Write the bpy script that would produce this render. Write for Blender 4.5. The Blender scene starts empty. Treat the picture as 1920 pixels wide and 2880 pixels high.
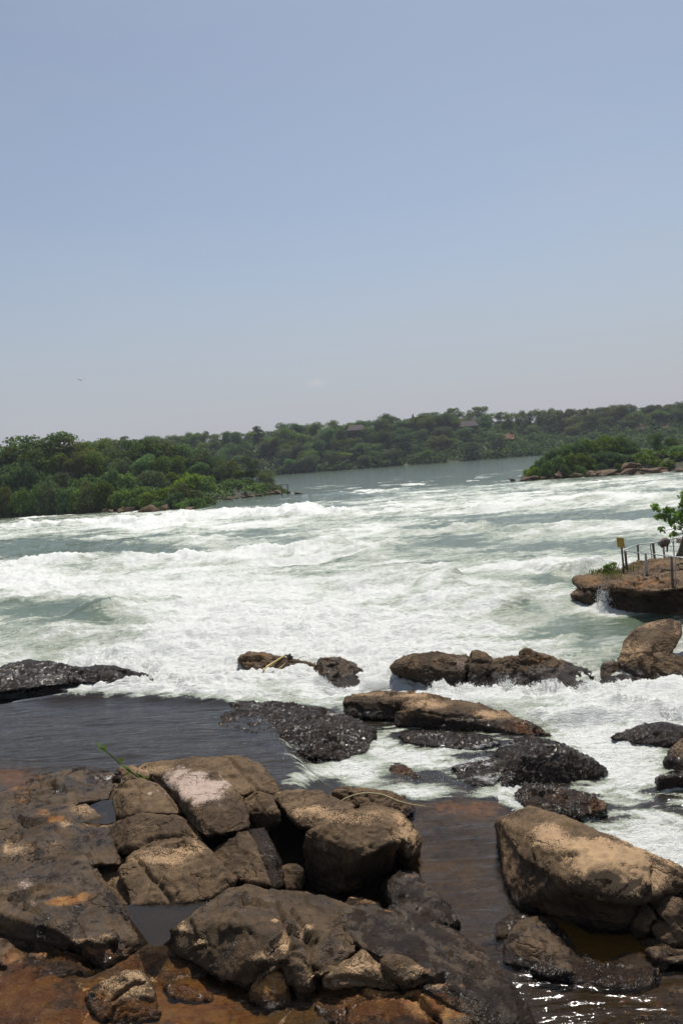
import bpy, bmesh, math, random
import numpy as np
from mathutils import Vector, Matrix

random.seed(7); RNG = np.random.default_rng(11)
SC = bpy.context.scene
COL = SC.collection

# ------------------------------------------------------------------ camera
F_PX = 2325.0                       # focal length in pixels of the 1920x2880 photograph (18 mm on APS-C)
CAM_Z = 8.0
PITCH, ROLL = math.radians(3.95), math.radians(4.3)
_f = np.array([0, math.cos(PITCH), -math.sin(PITCH)])
_r0 = np.array([1.0, 0, 0]); _u0 = np.array([0, math.sin(PITCH), math.cos(PITCH)])
CR = math.cos(ROLL) * _r0 - math.sin(ROLL) * _u0
CU = math.sin(ROLL) * _r0 + math.cos(ROLL) * _u0
CF = _f
def ray(x, y):
    return CF + CR * ((x - 960) / F_PX) + CU * ((1440 - y) / F_PX)
cam_d = bpy.data.cameras.new('camera'); cam = bpy.data.objects.new('camera', cam_d); COL.objects.link(cam)
cam_d.sensor_fit = 'VERTICAL'; cam_d.sensor_height = 22.3; cam_d.lens = 22.3 * F_PX / 2880.0
cam_d.clip_start = 0.1; cam_d.clip_end = 6000
M = Matrix.Identity(4)
for i in range(3):
    M[i][0] = CR[i]; M[i][1] = CU[i]; M[i][2] = -CF[i]
M[2][3] = CAM_Z
cam.matrix_world = M
SC.camera = cam

# ------------------------------------------------------------------ sky and sun
SUN_EL, SUN_AZ = math.radians(64), math.radians(16)      # ahead of the camera, a little to the right, high
w = bpy.data.worlds.new('World'); SC.world = w; w.use_nodes = True
nt = w.node_tree; nt.nodes.clear()
out = nt.nodes.new('ShaderNodeOutputWorld'); bg = nt.nodes.new('ShaderNodeBackground')
sky = nt.nodes.new('ShaderNodeTexSky'); sky.sky_type = 'NISHITA'; sky.sun_disc = False
sky.sun_elevation = SUN_EL; sky.sun_rotation = SUN_AZ
sky.air_density = 1.15; sky.dust_density = 1.1; sky.ozone_density = 1.5; sky.altitude = 0
hsv = nt.nodes.new('ShaderNodeHueSaturation'); hsv.inputs['Saturation'].default_value = 0.74
nt.links.new(sky.outputs[0], hsv.inputs['Color']); 
# one faint puff of cloud low in the sky
tc = nt.nodes.new('ShaderNodeTexCoord'); cd = ray(893, 1077); cd = cd / np.linalg.norm(cd)
sb = nt.nodes.new('ShaderNodeVectorMath'); sb.operation = 'SUBTRACT'; sb.inputs[1].default_value = tuple(cd); nt.links.new(tc.outputs['Generated'], sb.inputs[0])
sc_ = nt.nodes.new('ShaderNodeVectorMath'); sc_.operation = 'MULTIPLY'; sc_.inputs[1].default_value = (62, 62, 170); nt.links.new(sb.outputs[0], sc_.inputs[0])
ln = nt.nodes.new('ShaderNodeVectorMath'); ln.operation = 'LENGTH'; nt.links.new(sc_.outputs[0], ln.inputs[0])
nz = nt.nodes.new('ShaderNodeTexNoise'); nz.inputs['Scale'].default_value = 90; nz.inputs['Detail'].default_value = 5; nt.links.new(tc.outputs['Generated'], nz.inputs['Vector'])
ad = nt.nodes.new('ShaderNodeMath'); ad.operation = 'MULTIPLY_ADD'; ad.inputs[1].default_value = 1.3; nt.links.new(nz.outputs[0], ad.inputs[0]); nt.links.new(ln.outputs['Value'], ad.inputs[2])
mr = nt.nodes.new('ShaderNodeMapRange'); mr.interpolation_type = 'SMOOTHSTEP'; mr.inputs[1].default_value = 0.7; mr.inputs[2].default_value = 1.9; mr.inputs[3].default_value = 0.38; mr.inputs[4].default_value = 0.0; nt.links.new(ad.outputs[0], mr.inputs[0])
tint = nt.nodes.new('ShaderNodeMix'); tint.data_type = 'RGBA'; tint.blend_type = 'MULTIPLY'; tint.inputs[0].default_value = 1.0; tint.inputs[7].default_value = (0.955, 0.985, 1.03, 1)
nt.links.new(hsv.outputs[0], tint.inputs[6])
cm = nt.nodes.new('ShaderNodeMix'); cm.data_type = 'RGBA'; cm.inputs[7].default_value = (7.2, 7.0, 7.0, 1); nt.links.new(mr.outputs[0], cm.inputs[0])
# the pale lavender grey murk all round the horizon
sx = nt.nodes.new('ShaderNodeSeparateXYZ'); nt.links.new(tc.outputs['Generated'], sx.inputs[0]); hr = nt.nodes.new('ShaderNodeMapRange'); hr.interpolation_type = 'SMOOTHSTEP'
for k_, v_ in enumerate((0.0, 0.30, 0.72, 0.0)): hr.inputs[k_ + 1].default_value = v_
nt.links.new(sx.outputs[2], hr.inputs[0]); hm_ = nt.nodes.new('ShaderNodeMix'); hm_.data_type = 'RGBA'; hm_.inputs[7].default_value = (5.05, 5.15, 5.85, 1)
nt.links.new(hr.outputs[0], hm_.inputs[0]); nt.links.new(tint.outputs[2], hm_.inputs[6]); 
vm = nt.nodes.new('ShaderNodeMapping'); vm.inputs['Scale'].default_value = (1.2, 1.2, 5.0); nt.links.new(tc.outputs['Generated'], vm.inputs[0]); vn_ = nt.nodes.new('ShaderNodeTexNoise'); vn_.inputs['Scale'].default_value = 2.2; vn_.inputs['Detail'].default_value = 6; nt.links.new(vm.outputs[0], vn_.inputs['Vector'])
vr = nt.nodes.new('ShaderNodeMapRange'); vr.interpolation_type = 'SMOOTHSTEP'
for k_, v_ in enumerate((0.42, 0.75, 0.0, 0.22)): vr.inputs[k_ + 1].default_value = v_
nt.links.new(vn_.outputs[0], vr.inputs[0]); ve = nt.nodes.new('ShaderNodeMix'); ve.data_type = 'RGBA'; ve.inputs[7].default_value = (5.6, 5.8, 6.4, 1)
nt.links.new(vr.outputs[0], ve.inputs[0]); nt.links.new(hm_.outputs[2], ve.inputs[6]); nt.links.new(ve.outputs[2], cm.inputs[6])
nt.links.new(cm.outputs[2], bg.inputs['Color'])
bg.inputs['Strength'].default_value = 0.088
nt.links.new(bg.outputs[0], out.inputs[0])
sl = bpy.data.lights.new('sun', 'SUN'); sl.energy = 4.5; sl.angle = math.radians(0.53); sl.color = (1.0, 0.95, 0.88)
so = bpy.data.objects.new('sun', sl); COL.objects.link(so)
sdir = Vector((math.sin(SUN_AZ) * math.cos(SUN_EL), math.cos(SUN_AZ) * math.cos(SUN_EL), math.sin(SUN_EL)))
so.rotation_euler = sdir.to_track_quat('Z', 'Y').to_euler(); so.location = (0, 0, 60)
SC.view_settings.view_transform = 'Standard'; SC.view_settings.look = 'None'
SC.view_settings.exposure = 0.0; SC.view_settings.gamma = 1.0; SC.view_settings.use_curve_mapping = False
SC.render.engine = 'CYCLES'
SC.cycles.use_denoising = True
SC.cycles.max_bounces = 6; SC.cycles.transparent_max_bounces = 8; SC.cycles.volume_bounces = 0
SC.cycles.caustics_reflective = False; SC.cycles.caustics_refractive = False
SC.cycles.sample_clamp_indirect = 4.0

# ------------------------------------------------------------------ picture <-> place
REG = {'A': (0, 2040, 1568 / 960), 'B': (960, 2040, 1568 / 960), 'C': (0, 1700, 1568 / 960), 'D': (960, 1700, 1568 / 960),
       'E': (1440, 1340, 1568 / 480), 'F': (700, 2180, 1568 / 540), 'G': (1080, 1720, 1568 / 840), 'H': (640, 1800, 1568 / 480),
       'I': (1380, 2240, 1568 / 540), 'J': (1300, 2500, 1568 / 620), 'K': (1680, 1380, 1568 / 240), 'L': (900, 2550, 1568 / 540),
       'M': (480, 2480, 1568 / 480), 'N': (0, 2480, 1568 / 480), 'P': (0, 0, 1.0)}
def px(reg, x, y):
    a, b, s = REG[reg]
    return a + x / s, b + y / s
def at_z(x, y, z):                 # where the sight line of a pixel meets height z
    d = ray(x, y); t = (z - CAM_Z) / d[2]
    return np.array([d[0] * t, d[1] * t, z])
def at_y(x, y, Y):                 # ... meets depth Y
    d = ray(x, y); t = Y / d[1]
    return np.array([d[0] * t, Y, CAM_Z + d[2] * t])
def proj(P):
    P = np.asarray(P, float); q = P - np.array([0, 0, CAM_Z])
    d = q @ CF; d = np.where(np.abs(d) < 1e-6, 1e-6, d)
    return 960 + F_PX * (q @ CR) / d, 1440 - F_PX * (q @ CU) / d

# ------------------------------------------------------------------ noise (numpy Perlin)
_perm = np.random.default_rng(3).permutation(256); _perm = np.concatenate([_perm, _perm, _perm])
_g3 = np.random.default_rng(4).normal(size=(256, 3)); _g3 /= np.linalg.norm(_g3, axis=1)[:, None]
_ang = np.random.default_rng(5).uniform(0, 2 * np.pi, 256); _g2 = np.stack([np.cos(_ang), np.sin(_ang)], 1)
_i0 = np.arange(257) & 255
_hh = _perm[_perm[_i0][:, None] + _i0[None, :]]
_GX = _g2[_hh, 0].astype(np.float32).ravel(); _GY = _g2[_hh, 1].astype(np.float32).ravel()
def perlin2(x, y):
    x = np.asarray(x, np.float32); y = np.asarray(y, np.float32); fx = np.floor(x); fy = np.floor(y)
    xf = x - fx; yf = y - fy; k = (fx.astype(np.int32) & 255) * 257 + (fy.astype(np.int32) & 255)
    u = xf * xf * xf * (xf * (xf * 6 - 15) + 10); v = yf * yf * yf * (yf * (yf * 6 - 15) + 10)
    p = _GX.take(k) * xf + _GY.take(k) * yf; k = k + 257; q = _GX.take(k) * (xf - 1) + _GY.take(k) * yf
    k = k + 1; s = _GX.take(k) * (xf - 1) + _GY.take(k) * (yf - 1); k = k - 257; r = _GX.take(k) * xf + _GY.take(k) * (yf - 1)
    p = p + u * (q - p); r = r + u * (s - r)
    return p + v * (r - p)
def perlin3(p):
    i = np.floor(p).astype(np.int64); f = p - i; i &= 255
    w_ = f * f * f * (f * (f * 6 - 15) + 10); r = 0
    for dx in (0, 1):
        for dy in (0, 1):
            for dz in (0, 1):
                h = _g3[_perm[_perm[_perm[i[:, 0] + dx] + i[:, 1] + dy] + i[:, 2] + dz]]
                k = (w_[:, 0] if dx else 1 - w_[:, 0]) * (w_[:, 1] if dy else 1 - w_[:, 1]) * (w_[:, 2] if dz else 1 - w_[:, 2])
                r = r + k * (h[:, 0] * (f[:, 0] - dx) + h[:, 1] * (f[:, 1] - dy) + h[:, 2] * (f[:, 2] - dz))
    return r
def fbm2(x, y, o=4, lac=2.03, gain=0.5, mode=None):
    s = 0; a = 1
    for k in range(o):
        n = perlin2(x + 17.3 * k, y - 9.1 * k)
        if mode == 'ridge': n = 0.5 - np.abs(n) * 1.6
        elif mode == 'billow': n = np.abs(n) * 1.8 - 0.4
        s = s + a * n; a *= gain; x = x * lac; y = y * lac
    return s
def fbm3(p, o=4, lac=2.03, gain=0.5, mode=None):
    s = 0; a = 1
    for k in range(o):
        n = perlin3(p + 13.7 * k)
        if mode == 'ridge': n = 0.5 - np.abs(n) * 1.6
        s = s + a * n; a *= gain; p = p * lac
    return s
def smooth(a, b, x):
    t = np.clip((x - a) / (b - a), 0, 1); return t * t * (3 - 2 * t)
def seg_dist(x, y, pts):
    """distance to a polyline, and the position along it 0..1"""
    best = np.full(np.shape(x), 1e9); tt = np.zeros(np.shape(x)); n = len(pts) - 1
    for k in range(n):
        (ax, ay), (bx, by) = pts[k][:2], pts[k + 1][:2]
        dx, dy = bx - ax, by - ay; L = dx * dx + dy * dy + 1e-9
        t = np.clip(((x - ax) * dx + (y - ay) * dy) / L, 0, 1)
        d = np.hypot(x - ax - t * dx, y - ay - t * dy); m = d < best
        best = np.where(m, d, best); tt = np.where(m, (k + t) / n, tt)
    return best, tt
def poly_sdf(x, y, poly):          # positive inside
    d, _ = seg_dist(x, y, list(poly) + [poly[0]])
    ins = np.zeros(np.shape(x), bool); n = len(poly)
    for k in range(n):
        ax, ay = poly[k][:2]; bx, by = poly[(k + 1) % n][:2]
        c = ((ay > y) != (by > y)) & (x < (bx - ax) * (y - ay) / (by - ay + 1e-12) + ax)
        ins ^= c
    return np.where(ins, d, -d)
def hull2(pts):
    pts = sorted(set((float(a), float(b)) for a, b in pts))
    def half(ps):
        o = []
        for p in ps:
            while len(o) > 1 and (o[-1][0] - o[-2][0]) * (p[1] - o[-2][1]) - (o[-1][1] - o[-2][1]) * (p[0] - o[-2][0]) <= 0: o.pop()
            o.append(p)
        return o
    a = half(pts); b = half(pts[::-1]); return a[:-1] + b[:-1]

# ------------------------------------------------------------------ object helpers
def tag(o, label=None, cat=None, group=None, kind=None):
    if label: o['label'] = label
    if cat: o['category'] = cat
    if group: o['group'] = group
    if kind: o['kind'] = kind
    return o
def link(name, me, mat=None, parent=None):
    o = bpy.data.objects.new(name, me); COL.objects.link(o)
    if mat is not None and me is not None and len(me.materials) == 0: me.materials.append(mat)
    if parent is not None: o.parent = parent
    return o
def empty(name, loc=(0, 0, 0), rz=0.0):
    o = bpy.data.objects.new(name, None); COL.objects.link(o); o.location = loc; o.rotation_euler = (0, 0, rz); o.empty_display_size = 0.2
    return o
def mesh_np(name, V, Fc, smooth_=True, mat=None):
    me = bpy.data.meshes.new(name); V = np.asarray(V, np.float32); Fc = np.asarray(Fc, np.int32); k = Fc.shape[1]
    me.vertices.add(len(V)); me.vertices.foreach_set('co', V.ravel())
    me.loops.add(Fc.size); me.loops.foreach_set('vertex_index', Fc.ravel())
    me.polygons.add(len(Fc)); me.polygons.foreach_set('loop_start', np.arange(0, Fc.size, k, dtype=np.int32))
    me.polygons.foreach_set('use_smooth', np.full(len(Fc), smooth_))
    me.update(calc_edges=True)
    if mat: me.materials.append(mat)
    return me
def attr(me, name, val):
    a = me.attributes.new(name, 'FLOAT', 'POINT'); a.data.foreach_set('value', np.asarray(val, np.float32))
def grid_faces(nr, nc):
    i = np.arange(nr - 1)[:, None] * nc + np.arange(nc - 1)[None, :]; i = i.ravel()
    return np.stack([i, i + 1, i + nc + 1, i + nc], 1)
def tube(pts, radii, n=8):
    """tapered tube along points -> verts, quads"""
    pts = [Vector(p) for p in pts]; V = []; Q = []
    for k, p in enumerate(pts):
        t = (pts[min(k + 1, len(pts) - 1)] - pts[max(k - 1, 0)]).normalized()
        a = t.orthogonal().normalized() if k == 0 else (a - t * a.dot(t)).normalized()
        b = t.cross(a)
        for j in range(n):
            an = 2 * math.pi * j / n; V.append(p + (a * math.cos(an) + b * math.sin(an)) * radii[k])
    for k in range(len(pts) - 1):
        for j in range(n):
            Q.append((k * n + j, k * n + (j + 1) % n, (k + 1) * n + (j + 1) % n, (k + 1) * n + j))
    c0 = len(V); V.append(pts[0]); V.append(pts[-1]); e = (len(pts) - 1) * n
    for j in range(n):
        Q.append((c0, (j + 1) % n, j, j)); Q.append((c0 + 1, e + j, e + (j + 1) % n, e + (j + 1) % n))
    return [tuple(v) for v in V], [tuple(dict.fromkeys(q)) for q in Q]
def joined(name, chunks, mat=None, smooth_=True):
    V = []; Fs = []
    for v, f in chunks:
        o = len(V); V += list(v); Fs += [tuple(i + o for i in q) for q in f]
    me = bpy.data.meshes.new(name); me.from_pydata(V, [], Fs); me.update()
    me.polygons.foreach_set('use_smooth', np.full(len(me.polygons), smooth_))
    if mat: me.materials.append(mat)
    return me
def box(c, s, rot=0.0):
    V = []
    for sx in (-.5, .5):
        for sy in (-.5, .5):
            for sz in (-.5, .5):
                x, y = sx * s[0], sy * s[1]
                V.append((c[0] + x * math.cos(rot) - y * math.sin(rot), c[1] + x * math.sin(rot) + y * math.cos(rot), c[2] + sz * s[2]))
    return V, [(0, 1, 3, 2), (4, 6, 7, 5), (0, 4, 5, 1), (2, 3, 7, 6), (0, 2, 6, 4), (1, 5, 7, 3)]

# ------------------------------------------------------------------ node helper
class NG:
    def __init__(s, name):
        s.m = bpy.data.materials.new(name); s.m.use_nodes = True; s.t = s.m.node_tree; s.t.nodes.clear()
        s.out = s.n('ShaderNodeOutputMaterial')
    def n(s, ty, **kw):
        nd = s.t.nodes.new(ty)
        for k, v in kw.items(): setattr(nd, k, v)
        return nd
    def set(s, sock, v):
        if isinstance(v, bpy.types.NodeSocket): s.t.links.new(v, sock)
        elif isinstance(v, (tuple, list)) and len(v) == 3 and sock.type == 'RGBA': sock.default_value = (*v, 1)
        else: sock.default_value = v
    def math(s, op, a, b=0.0, c=0.0, clamp=False):
        nd = s.n('ShaderNodeMath', operation=op, use_clamp=clamp)
        s.set(nd.inputs[0], a); s.set(nd.inputs[1], b); s.set(nd.inputs[2], c); return nd.outputs[0]
    def mix(s, f, a, b, blend='MIX'):
        nd = s.n('ShaderNodeMix', data_type='RGBA', blend_type=blend); s.set(nd.inputs[0], f); s.set(nd.inputs[6], a); s.set(nd.inputs[7], b); return nd.outputs[2]
    def mixf(s, f, a, b):
        nd = s.n('ShaderNodeMix', data_type='FLOAT'); s.set(nd.inputs[0], f); s.set(nd.inputs[2], a); s.set(nd.inputs[3], b); return nd.outputs[0]
    def step(s, v, a, b, lo=0.0, hi=1.0):
        nd = s.n('ShaderNodeMapRange', interpolation_type='SMOOTHSTEP'); s.set(nd.inputs[0], v)
        s.set(nd.inputs[1], a); s.set(nd.inputs[2], b); s.set(nd.inputs[3], lo); s.set(nd.inputs[4], hi); return nd.outputs[0]
    def pos(s, scale=(1, 1, 1)):
        g = s.n('ShaderNodeNewGeometry'); mp = s.n('ShaderNodeMapping'); s.t.links.new(g.outputs['Position'], mp.inputs[0])
        mp.inputs['Scale'].default_value = scale; return mp.outputs[0]
    def noise(s, vec, scale, detail=4, rough=0.55, dist=0.0):
        nd = s.n('ShaderNodeTexNoise'); s.set(nd.inputs['Vector'], vec); nd.inputs['Scale'].default_value = scale
        nd.inputs['Detail'].default_value = detail; nd.inputs['Roughness'].default_value = rough; nd.inputs['Distortion'].default_value = dist
        return nd.outputs[0]
    def voro(s, vec, scale, feature='F1', out=0, rand=1.0):
        nd = s.n('ShaderNodeTexVoronoi', feature=feature); s.set(nd.inputs['Vector'], vec); nd.inputs['Scale'].default_value = scale
        nd.inputs['Randomness'].default_value = rand; return nd.outputs[out]
    def at(s, name): return s.n('ShaderNodeAttribute', attribute_name=name).outputs['Fac']
    def bump(s, h, strength, dist, normal=None):
        nd = s.n('ShaderNodeBump'); s.set(nd.inputs['Height'], h); s.set(nd.inputs['Strength'], strength); nd.inputs['Distance'].default_value = dist
        if normal is not None: s.set(nd.inputs['Normal'], normal)
        return nd.outputs[0]
    def pr(s, col, rough, normal=None, **kw):
        nd = s.n('ShaderNodeBsdfPrincipled'); s.set(nd.inputs['Base Color'], col); s.set(nd.inputs['Roughness'], rough)
        if normal is not None: s.set(nd.inputs['Normal'], normal)
        for k, v in kw.items(): s.set(nd.inputs[k.replace('_', ' ')], v)
        return nd.outputs[0]
    def done(s, sh): s.t.links.new(sh, s.out.inputs[0]); return s.m

def mat_rock():
    g = NG('weathered_rock'); p = g.pos()
    n1 = g.noise(p, 0.9, 6, 0.62); n2 = g.noise(p, 5.0, 6, 0.65); n3 = g.noise(p, 38.0, 3, 0.6)
    col = g.mix(g.step(n1, 0.36, 0.66), (0.060, 0.037, 0.019), (0.162, 0.104, 0.054))
    col = g.mix(g.step(n2, 0.45, 0.75, 0, .6), col, (0.200, 0.132, 0.074)); col = g.mix(g.step(g.noise(p, 13.0, 5, .7), 0.52, 0.66, 0, .6), col, (0.040, 0.031, 0.025))
    col = g.mix(g.step(n3, 0.53, 0.75, 0, .55), col, (0.030, 0.025, 0.022))
    # black river varnish, plus shade painted on boulder fronts and undersides
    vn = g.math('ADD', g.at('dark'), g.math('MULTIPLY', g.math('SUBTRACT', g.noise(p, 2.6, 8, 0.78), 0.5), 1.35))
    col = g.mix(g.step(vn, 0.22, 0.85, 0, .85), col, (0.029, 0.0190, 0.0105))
    # tan, freshly scoured patches: broken edge, grainy
    grain = g.math('ADD', g.math('MULTIPLY', g.math('SUBTRACT', n3, 0.5), 2.0), g.math('MULTIPLY', g.math('SUBTRACT', n2, 0.5), 0.75))
    tn = g.math('ADD', g.at('tan'), g.math('MULTIPLY', grain, 0.95))
    tan = g.mix(g.step(n2, 0.3, 0.7), (0.44, 0.29, 0.155), (0.34, 0.225, 0.13))
    col = g.mix(g.step(tn, 0.40, 0.66, 0, .95), col, tan)
    pk = g.math('ADD', g.at('pale'), g.math('MULTIPLY', grain, 0.55))
    col = g.mix(g.step(pk, 0.38, 0.68, 0, .9), col, (0.47, 0.36, 0.29))
    orn = g.math('ADD', g.at('rust'), g.math('MULTIPLY', g.math('SUBTRACT', g.noise(p, 4.5, 8, 0.75), 0.5), 2.2))
    col = g.mix(g.step(orn, 0.36, 0.85, 0, .8), col, g.mix(g.step(n2, .35, .65), (0.23, 0.085, 0.022), (0.33, 0.17, 0.05)))
    # mineral grain
    vo = g.voro(p, 55.0); col = g.mix(g.step(vo, 0.05, 0.28, .42, 0), col, (0.022, 0.018, 0.016))
    # strands of white water over rocks that the stream runs across
    fv = g.n('ShaderNodeNewGeometry'); fm = g.n('ShaderNodeMapping'); g.t.links.new(fv.outputs['Position'], fm.inputs[0]); fm.inputs['Rotation'].default_value = (0, 0, .5); fm.inputs['Scale'].default_value = (1.0, 3.2, 2.0)
    fs = g.math('ADD', g.at('film'), g.math('ADD', g.math('MULTIPLY', g.math('SUBTRACT', g.noise(fm.outputs[0], 1.6, 7, .68, .9), .5), 2.2), g.math('MULTIPLY', g.math('SUBTRACT', g.noise(fm.outputs[0], 9, 4, .7, .4), .5), .55)))
    film = g.step(fs, .42, .95, 0, .8)
    # hairline fractures
    dv = g.n('ShaderNodeVectorMath', operation='ADD'); nd_ = g.n('ShaderNodeTexNoise'); g.set(nd_.inputs['Vector'], p); nd_.inputs['Scale'].default_value = 1.3; nd_.inputs['Detail'].default_value = 4; g.set(dv.inputs[0], p); sv = g.n('ShaderNodeVectorMath', operation='SCALE'); g.set(sv.inputs[0], nd_.outputs[1]); sv.inputs['Scale'].default_value = 1.9; g.set(dv.inputs[1], sv.outputs[0])
    ck = g.math('MAXIMUM', g.step(g.voro(dv.outputs[0], 0.85, 'DISTANCE_TO_EDGE'), 0.0, 0.03), g.step(g.noise(p, 1.1, 3, .6), .50, .44))
    wt = g.step(g.math('ADD', g.at('wet'), g.math('MULTIPLY', g.math('SUBTRACT', g.noise(p, 3.0, 5, 0.65), 0.5), 0.9)), 0.4, 0.62)
    col = g.mix(wt, col, g.mix(1.0, col, (0.50, 0.43, 0.34), 'MULTIPLY'))
    rough = g.mixf(wt, g.step(n3, .3, .7, .62, .82), g.step(g.noise(p, 9.0, 3), .35, .65, .08, .20))
    h = g.math('ADD', g.math('MULTIPLY', n2, 0.6), g.math('MULTIPLY', n3, 0.16)); h = g.math('ADD', h, g.math('MULTIPLY', vo, 0.10))
    col = g.mix(film, col, (0.70, 0.71, 0.69)); rough = g.mixf(film, rough, .5)
    nr = g.bump(h, 0.7, 0.075); nr = g.bump(ck, 0.7, 0.04, nr)
    # the water film on wet rock is itself lumpy
    nr = g.bump(g.math('ADD', g.noise(p, 30.0, 4, .7), g.math('MULTIPLY', g.noise(p, 7.0, 3, .6), 1.4)), g.math('MULTIPLY', wt, 0.9), 0.06, nr)
    return g.done(g.pr(col, rough, nr, Specular_IOR_Level=g.mixf(wt, 0.16, 0.38)))

def mat_river():
    g = NG('river_water'); p = g.pos(); ps = g.pos((0.30, 1.0, 1.0))
    foam = g.at('foam'); clear = g.at('clear')
    big = g.noise(ps, 0.55, 8, 0.68, 0.6); fine = g.noise(ps, 5.5, 7, 0.7, 0.8); vfine = g.noise(p, 26, 4, .7)
    nz = g.math('ADD', g.math('MULTIPLY', g.math('SUBTRACT', big, 0.5), 1.1), g.math('MULTIPLY', g.math('SUBTRACT', fine, 0.5), 1.55))
    nz = g.math('ADD', nz, g.math('MULTIPLY', g.math('SUBTRACT', vfine, 0.5), 0.8))
    fo = g.math('ADD', foam, nz)
    milky = g.step(fo, 0.10, 0.50); white = g.step(fo, 0.40, 0.95)
    deep = g.mix(g.step(g.at('brown'), 0.2, 0.8), (0.105, 0.140, 0.092), (0.034, 0.028, 0.021))
    col = g.mix(milky, deep, (0.46, 0.50, 0.385)); col = g.mix(white, col, (0.84, 0.85, 0.80))
    rough = g.mixf(white, g.mixf(milky, 0.07, 0.24), 0.62)
    rip = g.math('ADD', g.math('MULTIPLY', g.noise(ps, 2.2, 6, 0.62, .5), 1.0), g.math('MULTIPLY', g.noise(ps, 9.0, 4, 0.6, .4), 0.22))
    pf = g.pos((0.35, 1.9, 1.0)); rip = g.mixf(g.at('brown'), rip, g.math('ADD', g.noise(pf, 1.25, 4, .5, .9), g.math('MULTIPLY', g.noise(pf, 6.5, 4, .55, .6), .24)))
    nr = g.bump(rip, g.at('ripple'), 0.22)
    nr = g.bump(g.math('ADD', fine, g.math('MULTIPLY', vfine, .35)), g.math('MULTIPLY', milky, 0.9), 0.18, nr)
    body = g.pr(col, rough, nr, Specular_IOR_Level=0.5)
    tr = g.n('ShaderNodeBsdfTransparent'); tr.inputs[0].default_value = (0.72, 0.66, 0.52, 1)
    gl = g.n('ShaderNodeBsdfGlossy'); gl.inputs['Roughness'].default_value = 0.05; g.set(gl.inputs['Normal'], nr)
    fr = g.n('ShaderNodeFresnel'); fr.inputs[0].default_value = 1.33; g.set(fr.inputs['Normal'], nr)
    thin = g.n('ShaderNodeMixShader'); g.set(thin.inputs[0], fr.outputs[0]); g.set(thin.inputs[1], tr.outputs[0]); g.set(thin.inputs[2], gl.outputs[0])
    mx = g.n('ShaderNodeMixShader'); g.set(mx.inputs[0], g.math('MULTIPLY', clear, g.math('SUBTRACT', 1.0, milky)))
    g.set(mx.inputs[1], body); g.set(mx.inputs[2], thin.outputs[0])
    return g.done(mx.outputs[0])

def mat_puddle(tint=(0.62, 0.56, 0.46), murk=0.35, mcol=(0.05, 0.045, 0.04)):
    g = NG('puddle_water'); p = g.pos()
    nr = g.bump(g.noise(p, 6, 4, .55), 0.06, 0.1)
    tr = g.n('ShaderNodeBsdfTransparent'); tr.inputs[0].default_value = (*tint, 1)
    df = g.n('ShaderNodeBsdfDiffuse'); df.inputs[0].default_value = (*mcol, 1)
    m0 = g.n('ShaderNodeMixShader'); m0.inputs[0].default_value = murk; g.set(m0.inputs[1], tr.outputs[0]); g.set(m0.inputs[2], df.outputs[0])
    gl = g.n('ShaderNodeBsdfGlossy'); gl.inputs['Roughness'].default_value = 0.03; g.set(gl.inputs['Normal'], nr)
    fr = g.n('ShaderNodeFresnel'); fr.inputs[0].default_value = 1.33; g.set(fr.inputs['Normal'], nr)
    m1 = g.n('ShaderNodeMixShader'); g.set(m1.inputs[0], fr.outputs[0]); g.set(m1.inputs[1], m0.outputs[0]); g.set(m1.inputs[2], gl.outputs[0])
    return g.done(m1.outputs[0])

def mat_leaf(name, c0, c1, trans=0.5):
    g = NG(name); oi = g.n('ShaderNodeObjectInfo'); p = g.pos()
    v = g.at('leaf')
    col = g.mix(v, c0, c1)
    hs = g.n('ShaderNodeHueSaturation'); g.set(hs.inputs['Hue'], g.step(oi.outputs['Random'], 0, 1, .475, .52)); g.set(hs.inputs['Saturation'], g.step(oi.outputs['Random'], 0, 1, 1.0, .75))
    g.set(hs.inputs['Value'], g.math('ADD', 0.72, g.math('MULTIPLY', g.math('FRACT', g.math('MULTIPLY', oi.outputs['Random'], 7.31)), 0.6))); g.set(hs.inputs['Color'], col)
    b = g.pr(hs.outputs[0], 0.6, Specular_IOR_Level=0.10)
    tl = g.n('ShaderNodeBsdfTranslucent'); g.set(tl.inputs[0], hs.outputs[0])
    mx = g.n('ShaderNodeMixShader'); mx.inputs[0].default_value = trans; g.set(mx.inputs[1], b); g.set(mx.inputs[2], tl.outputs[0])
    return g.done(mx.outputs[0])
def mat_simple(name, c0, c1=None, rough=0.7, scale=6.0, bump=0.3, metal=0.0, dist=0.02):
    g = NG(name); p = g.pos(); n = g.noise(p, scale, 6, .62)
    col = g.mix(g.step(n, .35, .68), c0, c1 or tuple(x * 1.35 for x in c0))
    return g.done(g.pr(col, rough, g.bump(g.noise(p, scale * 4, 4), bump, dist), Metallic=metal))

ROCK = mat_rock(); RIVER = mat_river()
FOAM = mat_simple('spray_glint_white', (0.76, 0.77, 0.75), (0.82, 0.82, 0.80), 0.5, 3, 0)
BARK = mat_simple('bark', (0.075, 0.058, 0.042), (0.15, 0.12, 0.09), 0.85, 8, 0.5)
LEAF_A = mat_leaf('foliage_deep', (0.042, 0.092, 0.007), (0.120, 0.205, 0.018))
LEAF_B = mat_leaf('foliage_fresh', (0.066, 0.145, 0.008), (0.175, 0.290, 0.022))
LEAF_C = mat_leaf('foliage_olive', (0.060, 0.096, 0.012), (0.150, 0.190, 0.034))

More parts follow.
